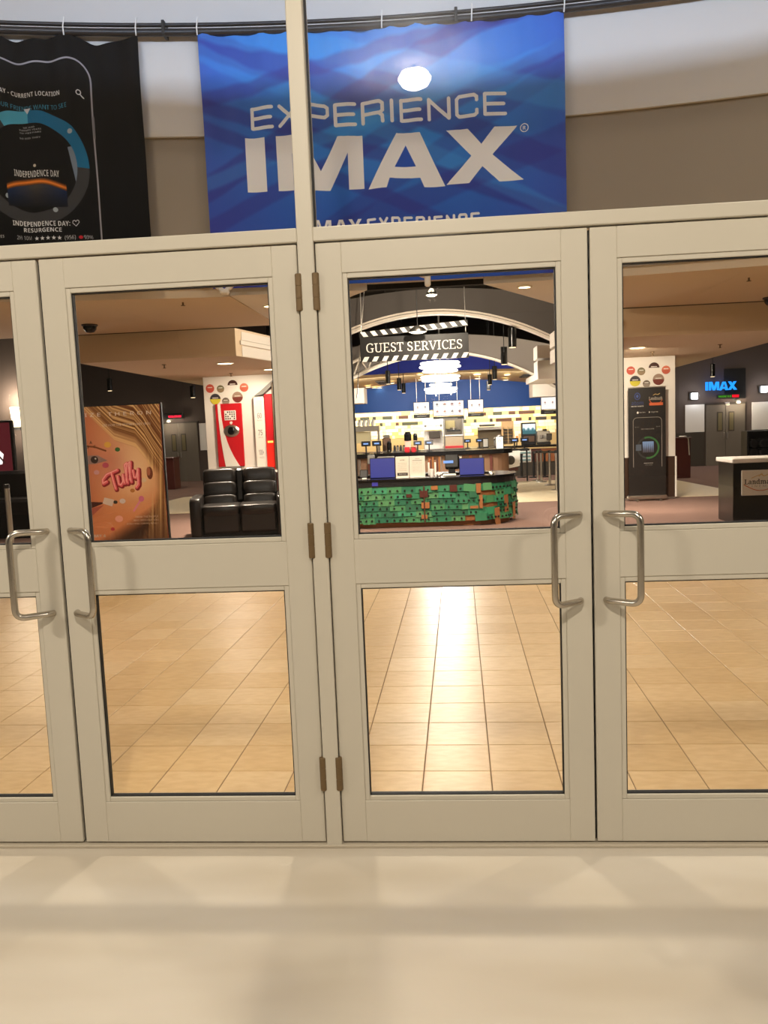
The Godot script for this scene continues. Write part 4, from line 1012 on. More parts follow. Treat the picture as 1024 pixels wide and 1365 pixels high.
	for q in [[7.7, 0.54, "left"], [9.75, 0.9, "right"]]: tag(W(self, "wall_panel", bx(q[1], 0.79, 0.03, 0.004), mats["white"], V3(q[0], 1.38, -21.42)), "pale wall panel on the %s side of the right double doors" % q[2], "wall panel", "pale wall panels by the auditorium doors")
	tag(W(self, "wall_panel", bx(0.24, 0.87, 0.03, 0.004), mats["white"], V3(-7.3, 1.42, -23.02)), "narrow pale wall panel beside the left grey doors", "wall panel", "pale wall panels by the auditorium doors")
	# blue letter sign
	t = T("letter_sign", "glowing blue IMAX letters above the right double doors", "sign", V3(8.41, 2.15, -21.35))
	var nm = glow("neon blue", Color(0.10, 0.56, 1.0), 1.7)
	for i in 4:
		var pp := PackedVector2Array()
		for q in IMAXP[i]: pp.append(Vector2((q[0] + 1.495) / 2.84 * 0.87, (q[1] - 3.985) / 0.575 * 0.25))
		var b := MB.new()
		b.prism(pp, 0.06)
		W(t, "letter", b, nm, V3(7.98, 2.155, -21.34))
	var hp := PackedVector2Array()
	for q in IMAXH: hp.append(Vector2((q[0] + 1.495) / 2.84 * 0.87, (q[1] - 3.985) / 0.575 * 0.25))
	var hb := MB.new(); hb.prism(hp, 0.01); W(t, "letter_counter", hb, mats["dark wall"], V3(7.98, 2.155, -21.306))
	W(t, "backing", bx(0.6, 0.86, 0.04, 0.005), mats["black"], V3(8.82, 2.33, -21.42))
	omni("letter_sign_light", V3(8.41, 2.28, -21.15), 0.12, Color(0.2, 0.5, 1), 0.2)
	# message signs
	for s in 2:
		var q = [V3(-8.21, 2.125, -22.95), V3(8.6, 1.975, -21.33)][s]
		t = T("message_sign", ["black message sign with pink letters over the left doors", "small message sign with green and red letters over the right doors"][s], "sign", q)
		W(t, "case", bx([0.64, 0.62][s], [0.17, 0.13][s], 0.08, 0.006), mats["black"], q)
		if s == 0: words(t, "letter_row", "WELCOME", "bold", glow("led pink", Color(1, 0.02, 0.22), 3.0), q + V3(0.05, -0.02, 0.043), 0.42, 0.06, 0.004)
		else:
			words(t, "letter_row", "THEATRE 10 IS", "bold", glow("led green", Color(0.3, 0.7, 0.05), 1.2), q + V3(-0.1, 0, 0.043), 0.36, 0.05, 0.004)
			words(t, "letter_row", "NOW", "bold", glow("led red", Color(1, 0.03, 0.12), 3.0), q + V3(0.2, 0, 0.043), 0.18, 0.07, 0.004)
	# square wall lamps on the right wall
	for q in [[7.66, 2.03, "left"], [9.6, 2.14, "right"]]:
		t = T("wall_lamp", "square wall lamp glowing white, %s of the blue letters" % q[2], "wall lamp", V3(q[0], q[1], -21.45), "square lamps on the right wall")
		W(t, "bracket", bx(0.18, 0.2, 0.06, 0.006), mats["black"], V3(q[0] - 0.03, q[1], -21.4))
		W(t, "lamp_shade", bx(0.17, 0.18, 0.08, 0.01), glow("square lamp glow", Color(0.95, 0.97, 1.0), 6.0), V3(q[0] + 0.01, q[1] - 0.01, -21.34))
		omni("wall_lamp_light", V3(q[0] + 0.01, q[1], -21.2), 0.2, Color(0.97, 0.98, 1.0), 0.1)
	# small door lamps over the two auditorium doors
	for q in [[-8.3, 1.95, -22.7, "left"], [8.85, 1.79, -21.2, "right"], [8.55, 1.74, -21.2, "right"]]:
		t = T("door_lamp", "small round lamp over the %s auditorium doors%s" % [q[3], ", the dimmer one" if q[0] == 8.55 else ""], "lamp", V3(q[0], q[1], q[2]))
		W(t, "canopy", cyl(0.05, 0.03, 16), mats["white"], V3(q[0], q[1] + 0.05, q[2]))
		var b := MB.new(); b.puff(V3(0.12, 0.06, 0.1), 1.0)
		W(t, "bulb", b, glow("door lamp glow %s" % q[1], Color(1, 0.92, 0.78), 5.0 if q[0] != 8.55 else 1.2), V3(q[0], q[1], q[2]))
		W(t, "arm", bx(0.03, 0.03, 0.42, 0.004), mats["white"], V3(q[0], q[1] + 0.055, q[2] - 0.2))
		if q[0] != 8.55: omni("door_lamp_light", V3(q[0], q[1], q[2]), 0.5, SOFT, 0.03)
	# wooden lecterns
	t = T("lectern", "reddish brown usher lectern before the left grey doors", "lectern", V3(-7.35, 0, -19.6))
	W(t, "body", bx(0.52, 0.86, 0.5, 0.01), mats["mahogany"], V3(-7.35, 0.43, -19.6)); W(t, "top", bx(0.58, 0.03, 0.56, 0.008), mats["mahogany"], V3(-7.35, 0.875, -19.6))
	t = T("lectern", "reddish brown usher lectern with a chrome rail beside the right pillar", "lectern", V3(6.05, 0, -17.2))
	W(t, "body", bx(0.5, 0.94, 0.4, 0.01), mats["mahogany"], V3(6.03, 0.47, -17.2)); W(t, "top", bx(0.54, 0.03, 0.44, 0.008), mats["mahogany"], V3(6.03, 0.955, -17.2))
	var rl := MB.new(); rl.tube([V3(6.0, 0.99, -16.96), V3(6.16, 0.99, -16.96), V3(6.22, 0.94, -16.96), V3(6.24, 0.55, -16.96)], 0.018, 10)
	W(t, "rail", rl, mats["steel"])
	# dark shelf cabinet at right
	t = T("shelf_cabinet", "black shelf cabinet of round canisters beyond the reception stand", "cabinet", V3(7.0, 0, -14.1))
	W(t, "back", bx(1.1, 1.13, 0.05, 0.006), mats["black"], V3(7.03, 0.565, -14.25))
	for x in [6.5, 7.56]: W(t, "side", bx(0.04, 1.13, 0.3, 0.004), mats["black"], V3(x, 0.565, -14.1))
	for y in [0.03, 0.58, 1.115]: W(t, "shelf", bx(1.02, 0.03, 0.28, 0.004), mats["black"], V3(7.03, y, -14.1))
	for r in 2:
		for c in 5:
			var k = T("canister", "dark round canister in the shelf cabinet, %s row, %s from the left" % [["lower", "upper"][r], ["first", "second", "third", "fourth", "fifth"][c]], "canister", V3(6.63 + c * 0.19, 0.7 + r * 0.19, -14.1), "canisters in the shelf cabinet")
			W(k, "body", cyl(0.085, 0.24, 20, 0.006), mat("canister", C(44, 44, 46), 0.35), V3(6.63 + c * 0.19, 0.69 + r * 0.19, -14.1), V3(PI / 2, 0, 0))
			W(k, "lid", cyl(0.065, 0.02, 20, 0.004), mat("canister lid", C(30, 30, 32), 0.3), V3(6.63 + c * 0.19, 0.69 + r * 0.19, -13.975), V3(PI / 2, 0, 0))
	# far left: wall lamp, lit framed poster, bench, stanchion
	t = T("wall_lamp", "glowing white wall lamp behind the leftmost door", "wall lamp", V3(-6.48, 1.9, -10.45))
	W(t, "bracket", bx(0.16, 0.05, 0.16, 0.006), mats["black"], V3(-6.67, 1.73, -10.42))
	var ls := MB.new(); ls.lathe([[0, 0], [0.06, 0.0], [0.085, 0.32], [0.07, 0.33], [0, 0.3]], 20)
	W(t, "lamp_shade", ls, glow("sconce glow", Color(1, 0.9, 0.72), 9.0), V3(-6.67, 1.76, -10.36))
	omni("wall_lamp_light", V3(-6.67, 2.2, -10.25), 1.2, SOFT, 0.1)
	omni("wall_lamp_light", V3(-6.67, 1.62, -10.22), 0.3, SOFT, 0.06)
	im = blank(160, 280, C(60, 16, 20))
	rpoly(im, [Vector2(60, 60), Vector2(96, 100), Vector2(136, 180), Vector2(130, 236), Vector2(60, 260)], C(240, 236, 230))
	rstroke(im, [Vector2(70, 120), Vector2(110, 160), Vector2(138, 230)], 6, C(40, 16, 14)); rstroke(im, [Vector2(50, 140), Vector2(40, 200), Vector2(60, 240)], 4, C(50, 16, 14))
	t = T("framed_poster", "lit red and white framed poster cut by the left frame edge", "poster", V3(-6.7, 1.0, -10.1))
	W(t, "frame", bx(1.0, 0.92, 0.06, 0.01), mats["black"], V3(-7.1, 1.41, -10.12)); W(t, "poster_screen", sheet(0.9, 0.80, 0.01), printed("lit poster print", im, 0.3, 2.0), V3(-7.1, 1.43, -10.085))
	W(t, "label_tag", bx(0.06, 0.03, 0.01, 0.002), mats["white"], V3(-6.72, 1.0, -10.085))
	t = T("bench", "black upholstered bench under the lit poster at far left", "bench", V3(-6.5, 0, -9.6))
	W(t, "seat", bx(1.8, 0.25, 0.6, 0.05), mats["leather"], V3(-6.7, 0.5, -9.6)); W(t, "back", bx(1.8, 0.65, 0.2, 0.05), mats["leather"], V3(-6.7, 0.72, -9.95)); W(t, "base", bx(1.7, 0.4, 0.5, 0.01), mats["black"], V3(-6.7, 0.2, -9.65))
	t = T("stanchion", "single steel stanchion post behind the leftmost door", "stanchion", V3(-4.83, 0, -6.6))
	W(t, "post", cyl(0.032, 0.95, 20), mats["steel"], V3(-4.83, 0.5, -6.6)); W(t, "base", cyl(0.16, 0.04, 28, 0.01), mats["black"], V3(-4.83, 0.02, -6.6)); W(t, "cap", cyl(0.036, 0.05, 20, 0.005), mats["black"], V3(-4.83, 0.985, -6.6))
	# ceiling hardware
	for q in [[-3.95, 2.96, -7.3, "left"], [4.62, 2.96, -8.0, "right"]]:
		t = T("dome_camera", "dark security dome under the %s beige ceiling" % q[3], "camera", V3(q[0], q[1], q[2]))
		W(t, "collar", cyl(0.10, 0.04, 24, 0.006), mat("brown metal", C(60, 48, 42), 0.5), V3(q[0], q[1] - 0.02, q[2]))
		var b := MB.new(); b.lathe([[0, -0.085], [0.05, -0.075], [0.078, -0.04], [0.085, 0.0], [0, 0.0]], 24)
		W(t, "dome", b, mats["black gloss"], V3(q[0], q[1] - 0.04, q[2]))
	for q in [[-2.32, 2.96, -5.98, "near the left door top"], [3.75, 2.96, -6.35, "near the right door top"], [-3.68, 2.57, -9.2, "in the left soffit"], [4.75, 2.57, -10.3, "in the right soffit"], [-3.3, 2.57, -11.6, "close to the left pillar"], [3.95, 2.57, -11.2, "close to the right pillar"]]:
		t = T("sprinkler", "small fire sprinkler head %s" % q[3], "sprinkler", V3(q[0], q[1], q[2]))
		W(t, "escutcheon", cyl(0.035, 0.01, 16), mats["bronze"], V3(q[0], q[1] - 0.005, q[2])); W(t, "stem", cyl(0.01, 0.05, 10), mats["bronze"], V3(q[0], q[1] - 0.03, q[2])); W(t, "deflector", cyl(0.025, 0.006, 14), mats["bronze"], V3(q[0], q[1] - 0.055, q[2]))
	# hanging rods with black cylinders seen in the side doors
	pendant(V3(-6.95, 2.555, -15), 0.28, 0.055, "in the left door, beside the standee top")
	pendant(V3(-5.07, 2.325, -15), 0.26, 0.06, "beside the left pillar")
	pendant(V3(6.142, 2.282, -15), 0.27, 0.05, "before the right dark wall")

func pendant(at: Vector3, h: float, r: float, where: String, top := 5.2, group := "black cylinder pendants"):
	var t = T("cylinder_pendant", "black cylinder pendant lamp %s" % where, "pendant lamp", at, group)
	W(t, "shade", cyl(r, h, 20, 0.004), mats["black gloss"], at + V3(0, h / 2, 0))
	W(t, "rod", cyl(0.008, top - at.y - h, 8), mats["black"], at + V3(0, h + (top - at.y - h) / 2, 0))
	W(t, "lamp_lens", cyl(r * 0.8, 0.01, 16), glow("pendant glow", Color(1, 0.88, 0.68), 2.0), at - V3(0, 0.003, 0))

func sign_and_pendants():
	# clapperboard sign
	var t = T("hanging_sign", "black clapperboard sign reading GUEST SERVICES over the counter", "sign", V3(0.05, 2.49, -9.5))
	var bd = W(t, "board", bx(1.62, 0.365, 0.05, 0.003), mats["black"], V3(0.047, 2.67, -9.525))
	var stick := MB.new()
	var ang := 0.066
	stick.box(V3(1.63, 0.082, 0.05), Vector3.ZERO, 0.003)
	var stk = W(t, "clapper_stick", stick, mats["black"], V3(0.04, 2.945, -9.525), V3(0, 0, ang))
	for k in 11:
		var x = -0.735 + k * 0.1485
		var b := MB.new(); b.prism(PackedVector2Array([Vector2(-0.055, -0.036), Vector2(0.015, -0.036), Vector2(0.058, 0.036), Vector2(-0.012, 0.036)]), 0.008)
		W(bd, "stripe", b, mats["white"], V3(x + 0.047, 2.527, -9.498))
		var b2 := MB.new(); b2.prism(PackedVector2Array([Vector2(-0.012, -0.036), Vector2(0.058, -0.036), Vector2(0.012, 0.036), Vector2(-0.058, 0.036)]), 0.008)
		W(stk, "stripe", b2, mats["white"], V3(0.04 + x * cos(ang), 2.945 + x * sin(ang), -9.498))
	words(bd, "lettering", "GUEST SERVICES", "serif", mats["white"], V3(0.045, 2.692, -9.492), 1.43, 0.135, 0.012)
	for q in [[-0.74, 2.86, -0.70, 5.2], [0.82, 2.86, 0.8, 5.2]]:
		var b := MB.new(); b.tube([V3(q[0], q[1], -9.53), V3(q[2], q[3], -9.53)], 0.006, 6); W(t, "cable", b, mats["steel"])
	var cb := MB.new(); cb.tube([V3(-0.96, 2.0, -10.6), V3(-0.60, 5.2, -10.6)], 0.009, 6)
	tag(W(self, "guy_cable", cb, mats["steel"]), "thin slanting steel cable left of the guest services sign", "cable")
	# dome pendants
	for q in [[V3(0.345, 3.19, -8), 0.075, "hanging under the blue banner on thin cables"], [V3(0.115, 2.86, -9.2), 0.13, "lit in front of the clapper stick of the sign"]]:
		var p: Vector3 = q[0]
		var d = T("dome_pendant", "small white dome lamp %s" % q[2], "pendant lamp", p)
		var r = q[1]
		var b := MB.new(); b.lathe([[r, 0.0], [r * 0.95, 0.03], [r * 0.6, 0.07], [0.02, 0.09], [0, 0.09]], 24)
		W(d, "shade", b, mats["steel"], p)
		var b2 := MB.new(); b2.lathe([[0, -0.02], [r * 0.6, -0.016], [r * 0.95, 0.0], [0, 0.01]], 24)
		W(d, "lamp_lens", b2, glow("dome lens glow", Color(1, 0.94, 0.84), 5.0), p)
		W(d, "stem", cyl(0.006, 5.11 - p.y, 8), mats["black"], V3(p.x, (p.y + 0.09 + 5.2) / 2, p.z))
	omni("dome_pendant_light", V3(0.345, 3.13, -8), 5.5, SOFT, 0.05)
	# black cylinder pendants, right row and left row
	var right = [[1.63, 2.736, -11, 0.32, 0.068], [1.637, 2.6, -13, 0.33, 0.064], [1.58, 2.425, -15, 0.285, 0.052], [1.588, 2.41, -17, 0.24, 0.05], [1.63, 2.34, -18.4, 0.23, 0.05]]
	for i in 5: pendant(V3(right[i][0], right[i][1], right[i][2]), right[i][3], right[i][4], ["in the right row, nearest and largest", "in the right row, second from the front", "in the right row, third from the front", "in the right row, fourth from the front", "in the right row, farthest and lowest"][i])
	var left = [[-0.66, 2.38, -14, 0.27, 0.05], [-0.54, 2.335, -16, 0.27, 0.05], [-0.51, 2.32, -17.5, 0.24, 0.05]]
	for i in 3: pendant(V3(left[i][0], left[i][1], left[i][2]), left[i][3], left[i][4], ["in the left row under the sign, nearest", "in the left row under the sign, middle one", "in the left row under the sign, farthest"][i])
	# chandelier of stacked light rings
	t = T("chandelier", "brilliant chandelier of stacked white light rings under the sign", "chandelier", V3(0.415, 2.08, -13))
	for q in [[2.68, 0.36], [2.61, 0.38], [2.53, 0.32], [2.42, 0.36], [2.36, 0.34], [2.27, 0.2], [2.19, 0.30], [2.13, 0.27]]:
		var pth = []
		for k in 24: pth.append(V3(0.415 + q[1] * cos(TAU * k / 24), q[0], -13 + q[1] * sin(TAU * k / 24)))
		var b := MB.new(); b.tube(pth, 0.021, 8, true)
		W(t, "light_ring", b, glow("ring glow", Color(1, 0.97, 0.9), 5.0))
	W(t, "stem", cyl(0.015, 2.9, 12), mats["steel"], V3(0.415, 3.75, -13))
	for a in 3: W(t, "spine", cyl(0.008, 0.66, 8), mats["steel"], V3(0.415 + 0.2 * cos(a * 2.1), 2.4, -13 + 0.2 * sin(a * 2.1)))
	# tubular arch truss at the left of the sign
	t = T("arch_truss", "white tubular arch truss curving down left of the sign", "truss", V3(-0.9, 2.3, -14.7))
	var ch = [[], []]
	for i in 21:
		var x = -2.4 + i * 0.16
		ch[0].append(V3(x, 3.0 - 0.134 * (x - 0.35) * (x - 0.35), -14.55)); ch[1].append(V3(x, 3.32 - 0.134 * (x - 0.35) * (x - 0.35), -14.55))
	for c in 2:
		var b := MB.new(); b.tube(ch[c], 0.045 if c == 0 else 0.032, 10); W(t, "chord", b, mats["trim white"])
	for i in range(0, 20, 2):
		var b := MB.new(); b.tube([ch[0][i], ch[1][i + 1]], 0.018, 6); b.tube([ch[1][i + 1], ch[0][i + 2]], 0.018, 6); W(t, "web_bar", b, mats["trim white"])
	# white roof struts seen at the top of the doors
	t = T("roof_strut", "pale V-shaped strut below the blue banner, at the left door top", "strut", V3(-1.65, 2.88, -5.2))
	for q in [[-0.36, 0.29], [0.33, 0.31]]:
		var b := MB.new(); b.tube([V3(-1.65, 2.89, -5.2), V3(-1.65 + q[0], 2.89 + q[1], -5.3)], 0.024, 8); W(t, "bar", b, mats["trim white"])
	W(t, "joint", bx(0.09, 0.05, 0.06, 0.015), mats["trim white"], V3(-1.65, 2.89, -5.2))
	t = T("roof_strut", "pale strut with a round end below the blue banner, at the centre door top", "strut", V3(0.338, 2.84, -5.2))
	var sb := MB.new(); sb.tube([V3(0.338, 2.93, -5.2), V3(-0.1, 3.1, -5.25)], 0.022, 8); W(t, "bar", sb, mats["trim white"])
	W(t, "joint", cyl(0.03, 0.2, 16, 0.012), mats["trim white"], V3(0.338, 2.94, -5.2))

func oval_pts(n: int, r: float, x0: float, x1: float, zc: float) -> Array:   # stadium outline, clockwise seen from above starting at the left front
	var p = []
	for i in n + 1:
		var a = -PI / 2 + PI * i / n; p.append(Vector2(x1 + r * cos(a), zc - r * sin(a)))
	for i in n + 1:
		var a = PI / 2 + PI * i / n; p.append(Vector2(x0 + r * cos(a), zc - r * sin(a)))
	return p
func band(outer: Array, inner: Array, y0: float, y1: float) -> MB:   # a ring wall between two outlines of the same length
	var m := MB.new(); m.sm(-1)
	var n = outer.size()
	for i in n:
		var j = (i + 1) % n
		var f = func(q, y): return V3(q.x, y, q.y)
		m.quad(f.call(outer[i], y0), f.call(outer[j], y0), f.call(outer[j], y1), f.call(outer[i], y1))
		m.quad(f.call(inner[j], y0), f.call(inner[i], y0), f.call(inner[i], y1), f.call(inner[j], y1))
		m.quad(f.call(outer[i], y1), f.call(outer[j], y1), f.call(inner[j], y1), f.call(inner[i], y1))
		m.quad(f.call(inner[i], y0), f.call(inner[j], y0), f.call(outer[j], y0), f.call(outer[i], y0))
	return m

func guest_counter():
	var rng := RandomNumberGenerator.new(); rng.seed = 31
	var zc := -9.92
	var t = T("guest_counter", "oval guest services counter clad in green painted cardboard shingles", "counter", V3(0, 0, zc))
	W(t, "plinth", band(oval_pts(16, 0.62, -0.85, 0.82, zc), oval_pts(16, 0.5, -0.85, 0.82, zc), 0.0, 0.1), mats["kraft"])
	W(t, "body", band(oval_pts(16, 0.69, -0.85, 0.82, zc), oval_pts(16, 0.62, -0.85, 0.82, zc), 0.08, 0.70), mats["kraft"])
	W(t, "counter_top", band(oval_pts(16, 0.73, -0.85, 0.82, zc), oval_pts(16, 0.36, -0.85, 0.82, zc), 0.70, 0.735), mats["black gloss"])
	W(t, "apron", band(oval_pts(16, 0.715, -0.85, 0.82, zc), oval_pts(16, 0.66, -0.85, 0.82, zc), 0.62, 0.70), mats["black"])
	W(t, "work_shelf", band(oval_pts(16, 0.61, -0.85, 0.82, zc), oval_pts(16, 0.3, -0.85, 0.82, zc), 0.52, 0.55), mats["brown wood"])
	# shingles: rows along the front and round the right end
	var greens = [C(34, 112, 74), C(62, 128, 80), C(26, 94, 62), C(46, 130, 90), C(78, 136, 86), C(20, 100, 68)]
	var L := 1.72 + 0.70 * PI * 0.62
	var place = func(s):   # along the face: position and outward angle
		if s < 0.05:
			var b = (s - 0.05) / 0.70
			return [V3(-0.85 + 0.70 * sin(b), 0, zc + 0.70 * cos(b)), b]
		if s < 1.72: return [V3(-0.9 + s, 0, zc + 0.70), 0.0]
		var a = (s - 1.72) / 0.70
		return [V3(0.82 + 0.70 * sin(a), 0, zc + 0.70 * cos(a)), a]
	var dots := MB.new()
	for r in 6:
		var y = 0.57 - r * 0.088
		var s = -1.35 - rng.randf() * 0.15
		while s < L:
			var wd = 0.16 + rng.randf() * 0.12
			var hh = 0.098 + rng.randf() * 0.02
			var end = s + wd > 1.72 or s < 0.0
			if end: wd = 0.10 + rng.randf() * 0.07
			var q = place.call(s + wd / 2)
			if end and rng.randf() < 0.12 and r > 0:
				s += wd; continue
			var o = V3(sin(q[1]), 0, cos(q[1]))
			var rot = V3(-0.10 - rng.randf() * 0.08, q[1] + rng.randf_range(-0.07, 0.07), rng.randf_range(-0.02, 0.02) if not end else rng.randf_range(-0.12, 0.12))
			var k = rng.randi() % 6
			var out = 0.006 + rng.randf() * 0.008 + (0.02 * rng.randf() if end else 0.0)
			W(t, "shingle", bx(snappedf(wd, 0.02) + 0.015, snappedf(hh, 0.01), 0.006, 0.001), mat("green card %d" % k, greens[k], 0.6), V3(q[0].x, y + rng.randf_range(-0.006, 0.006), q[0].z) + o * out, rot)
			if not end or s < 0.0 or rng.randf() < 0.4:
				for e in [-0.25, 0.25]: dots.lathe([[0, -0.005], [0.015, -0.005], [0.015, 0.012], [0, 0.015]], 8, V3(q[0].x + cos(q[1]) * e * wd, y - 0.01, q[0].z - sin(q[1]) * e * wd) + o * (out + 0.012), Basis(Vector3.UP, q[1]) * Basis(Vector3.RIGHT, PI / 2))
			s += wd
	var dn = W(t, "peg", dots, mats["black"]); dn.set_meta("kind", "stuff")
	# bare brown patches and the dark joint
	W(t, "joint_strip", bx(0.018, 0.56, 0.01, 0.002), mats["mahogany"], V3(0.125, 0.34, -9.18))
	for q in [[0.12, 0.5, 0.12, 0.1, 0], [0.14, 0.33, 0.12, 0.09, 1], [0.12, 0.16, 0.09, 0.06, 1], [0.28, 0.585, 0.10, 0.06, 1], [0.56, 0.57, 0.11, 0.1, 0], [-0.1, 0.48, 0.08, 0.05, 0], [0.93, 0.56, 0.07, 0.14, 1], [0.96, 0.36, 0.05, 0.2, 1], [0.86, 0.28, 0.12, 0.04, 1]]:
		W(t, "card_patch", bx(q[2], q[3], 0.006, 0.001), mats["mahogany"] if q[4] == 0 else mats["kraft"], V3(q[0], q[1], -9.183 if q[0] < 0.85 else -9.185))
	for a in [0.55, 0.8, 1.1]:
		W(t, "card_patch", bx(0.09, 0.26, 0.006, 0.001), mats["kraft"], V3(0.82 + 0.735 * sin(a), 0.22 + 0.1 * sin(a * 9), zc + 0.735 * cos(a)), V3(0.05, a, 0.1))
	W(t, "blue_tape", bx(0.09, 0.06, 0.004, 0.001), mat("blue tape", C(60, 60, 170), 0.5), V3(-0.6, 0.67, -9.203))

	# what stands on it
	var top := 0.735
	var blue = glow("blue screen", C(30, 46, 150), 0.9)
	for q in [[-0.5, 0.37, 0.29, "left blue-screen monitor on the guest counter, beside the white notices"], [0.85, 0.36, 0.24, "right blue-screen monitor on the guest counter, near its curved end"]]:
		var m = T("monitor", q[3], "monitor", V3(q[0], top, -9.5))
		var mc = W(m, "case", bx(q[1] + 0.02, q[2] + 0.02, 0.03, 0.006), mats["black"], V3(q[0], top + 0.01 + q[2] / 2, -9.52), V3(-0.12, 0, 0))
		W(mc, "screen", bx(q[1], q[2], 0.006, 0.002), blue, V3(q[0], top + 0.01 + q[2] / 2, -9.503))
		W(m, "stand", bx(0.16, 0.03, 0.14, 0.006), mats["black"], V3(q[0], top + 0.015, -9.58))
	var im = blank(128, 220, C(206, 196, 180))
	rtext(im, "NOTICE", "bold", 40, 26, 48, 12, C(70, 66, 62))
	for l in 5: rtext(im, ["Please note that all", "guests under the age", "of eighteen must show", "identification for", "restricted shows"][l], "sans", 18, 62 + l * 20, 92, 9, C(110, 104, 98))
	im.fill_rect(Rect2i(8, 172, 112, 34), C(40, 34, 30))
	rtext(im, "THANK YOU", "bold", 26, 182, 76, 12, C(170, 160, 150))
	var im2 = blank(150, 220, C(208, 198, 184))
	rtext(im2, "TICKETS", "bold", 52, 18, 46, 9, C(90, 84, 78)); im2.fill_rect(Rect2i(24, 38, 102, 5), C(60, 56, 52))
	for l in 8: rtext(im2, ["$ 9  $ 12  $ 15", "Adult  Senior  Child", "Monday to Thursday", "Friday and Saturday", "Matinee before six", "Holiday prices may", "differ from these", "Thank you"][l], "sans", 24, 52 + l * 16, 100, 8 if l else 14, C(120, 112, 106))
	for q in [[-0.195, 0.19, 0.32, im, "notice print", "white notice in a stand with a dark strip below, on the guest counter"], [0.03, 0.225, 0.32, im2, "price print", "wider white price notice in a stand on the guest counter"]]:
		var m = T("notice_stand", q[5], "notice", V3(q[0], top, -9.45))
		var hl = W(m, "holder", bx(q[1] + 0.01, q[2], 0.01, 0.002), mat("acrylic", C(220, 216, 206), 0.2), V3(q[0], top + q[2] / 2, -9.458), V3(-0.1, 0, 0))
		W(hl, "paper", sheet(q[1] - 0.01, q[2] - 0.02, 0.003), printed(q[4], q[3]), V3(q[0], top + q[2] / 2, -9.449))
		W(m, "foot", bx(q[1], 0.012, 0.09, 0.003), mats["white"], V3(q[0], top + 0.006, -9.43))
	var dsp = glow("customer display", Color(0.5, 0.65, 0.9), 1.4)
	var m = T("pos_terminal", "cash register with a lit display between the two blue monitors", "cash register", V3(0.54, top, -9.6))
	W(m, "body", bx(0.22, 0.2, 0.2, 0.02), mats["black"], V3(0.56, top + 0.19, -9.68)); W(m, "screen_back", bx(0.2, 0.2, 0.03, 0.01), mats["black"], V3(0.55, top + 0.22, -9.56), V3(-0.2, 0, 0.0))
	W(m, "display", bx(0.15, 0.04, 0.01, 0.002), dsp, V3(0.5, top + 0.21, -9.53)); W(m, "keyboard", bx(0.2, 0.03, 0.1, 0.008), mats["white"], V3(0.51, top + 0.02, -9.42)); W(m, "stand", bx(0.1, 0.1, 0.1, 0.01), mats["black"], V3(0.55, top + 0.06, -9.62))
	m = T("pos_terminal", "cash register with a lit display behind the left blue monitor", "cash register", V3(-0.46, top, -9.7))
	W(m, "body", bx(0.26, 0.12, 0.12, 0.01), mats["grey"], V3(-0.46, top + 0.26, -9.72)); W(m, "display", bx(0.16, 0.035, 0.008, 0.002), dsp, V3(-0.46, top + 0.27, -9.655)); W(m, "neck", bx(0.05, 0.22, 0.05, 0.006), mats["black"], V3(-0.46, top + 0.11, -9.72)); W(m, "printer", bx(0.11, 0.14, 0.1, 0.01), mats["grey"], V3(-0.69, top + 0.28, -9.75)); W(m, "printer_leg", bx(0.05, 0.22, 0.05, 0.006), mats["black"], V3(-0.69, top + 0.11, -9.75))
	m = T("card_terminal", "small black card terminal at the left end of the guest counter", "card terminal", V3(-0.78, top, -9.42))
	W(m, "body", bx(0.12, 0.13, 0.06, 0.012), mats["black"], V3(-0.78, top + 0.075, -9.43), V3(-0.4, 0, 0)); W(m, "receipt", bx(0.07, 0.02, 0.08, 0.004), mats["white"], V3(-0.77, top + 0.012, -9.36))
	m = T("paper_cup", "white paper cup right of the price notice", "cup", V3(0.245, top, -9.42))
	var cu := MB.new(); cu.lathe([[0, 0], [0.026, 0], [0.036, 0.12], [0.034, 0.12], [0, 0.11]], 18); W(m, "cup_body", cu, mats["white"], V3(0.245, top, -9.42))
	for k in 6:
		var x = 0.20 + k * 0.033
		var b = T("brochure", "upright %s leaflet behind the paper cup, %s from the left" % [["white", "dark red", "brown"][k % 3], ["first", "second", "third", "fourth", "fifth", "sixth"][k]], "leaflet", V3(x, top, -9.6), "leaflets on the guest counter")
		W(b, "sheet", bx(0.026, 0.2 + 0.04 * (k % 3), 0.012, 0.002), [mats["white"], mats["mahogany"], mats["kraft"]][k % 3], V3(x, top + 0.11 + 0.02 * (k % 3), -9.6))
	m = T("tissue_pile", "crumpled white papers beside the paper cup", "paper", V3(0.34, top, -9.44))
	for k in 4: W(m, "sheet", bx(0.06, 0.04, 0.03, 0.01), mats["white"], V3(0.31 + k * 0.022, top + 0.03 + 0.015 * (k % 2), -9.46), V3(0.3 * k, k, 0.5))
	m = T("desk_bell", "small pale service bell near the curved end of the counter", "bell", V3(1.14, top, -9.45))
	var be := MB.new(); be.lathe([[0, 0], [0.045, 0], [0.045, 0.012], [0.038, 0.03], [0.015, 0.045], [0, 0.047]], 20); W(m, "bell_body", be, mats["steel"], V3(1.14, top, -9.45)); W(m, "button", cyl(0.007, 0.02, 8), mats["steel"], V3(1.14, top + 0.055, -9.45))

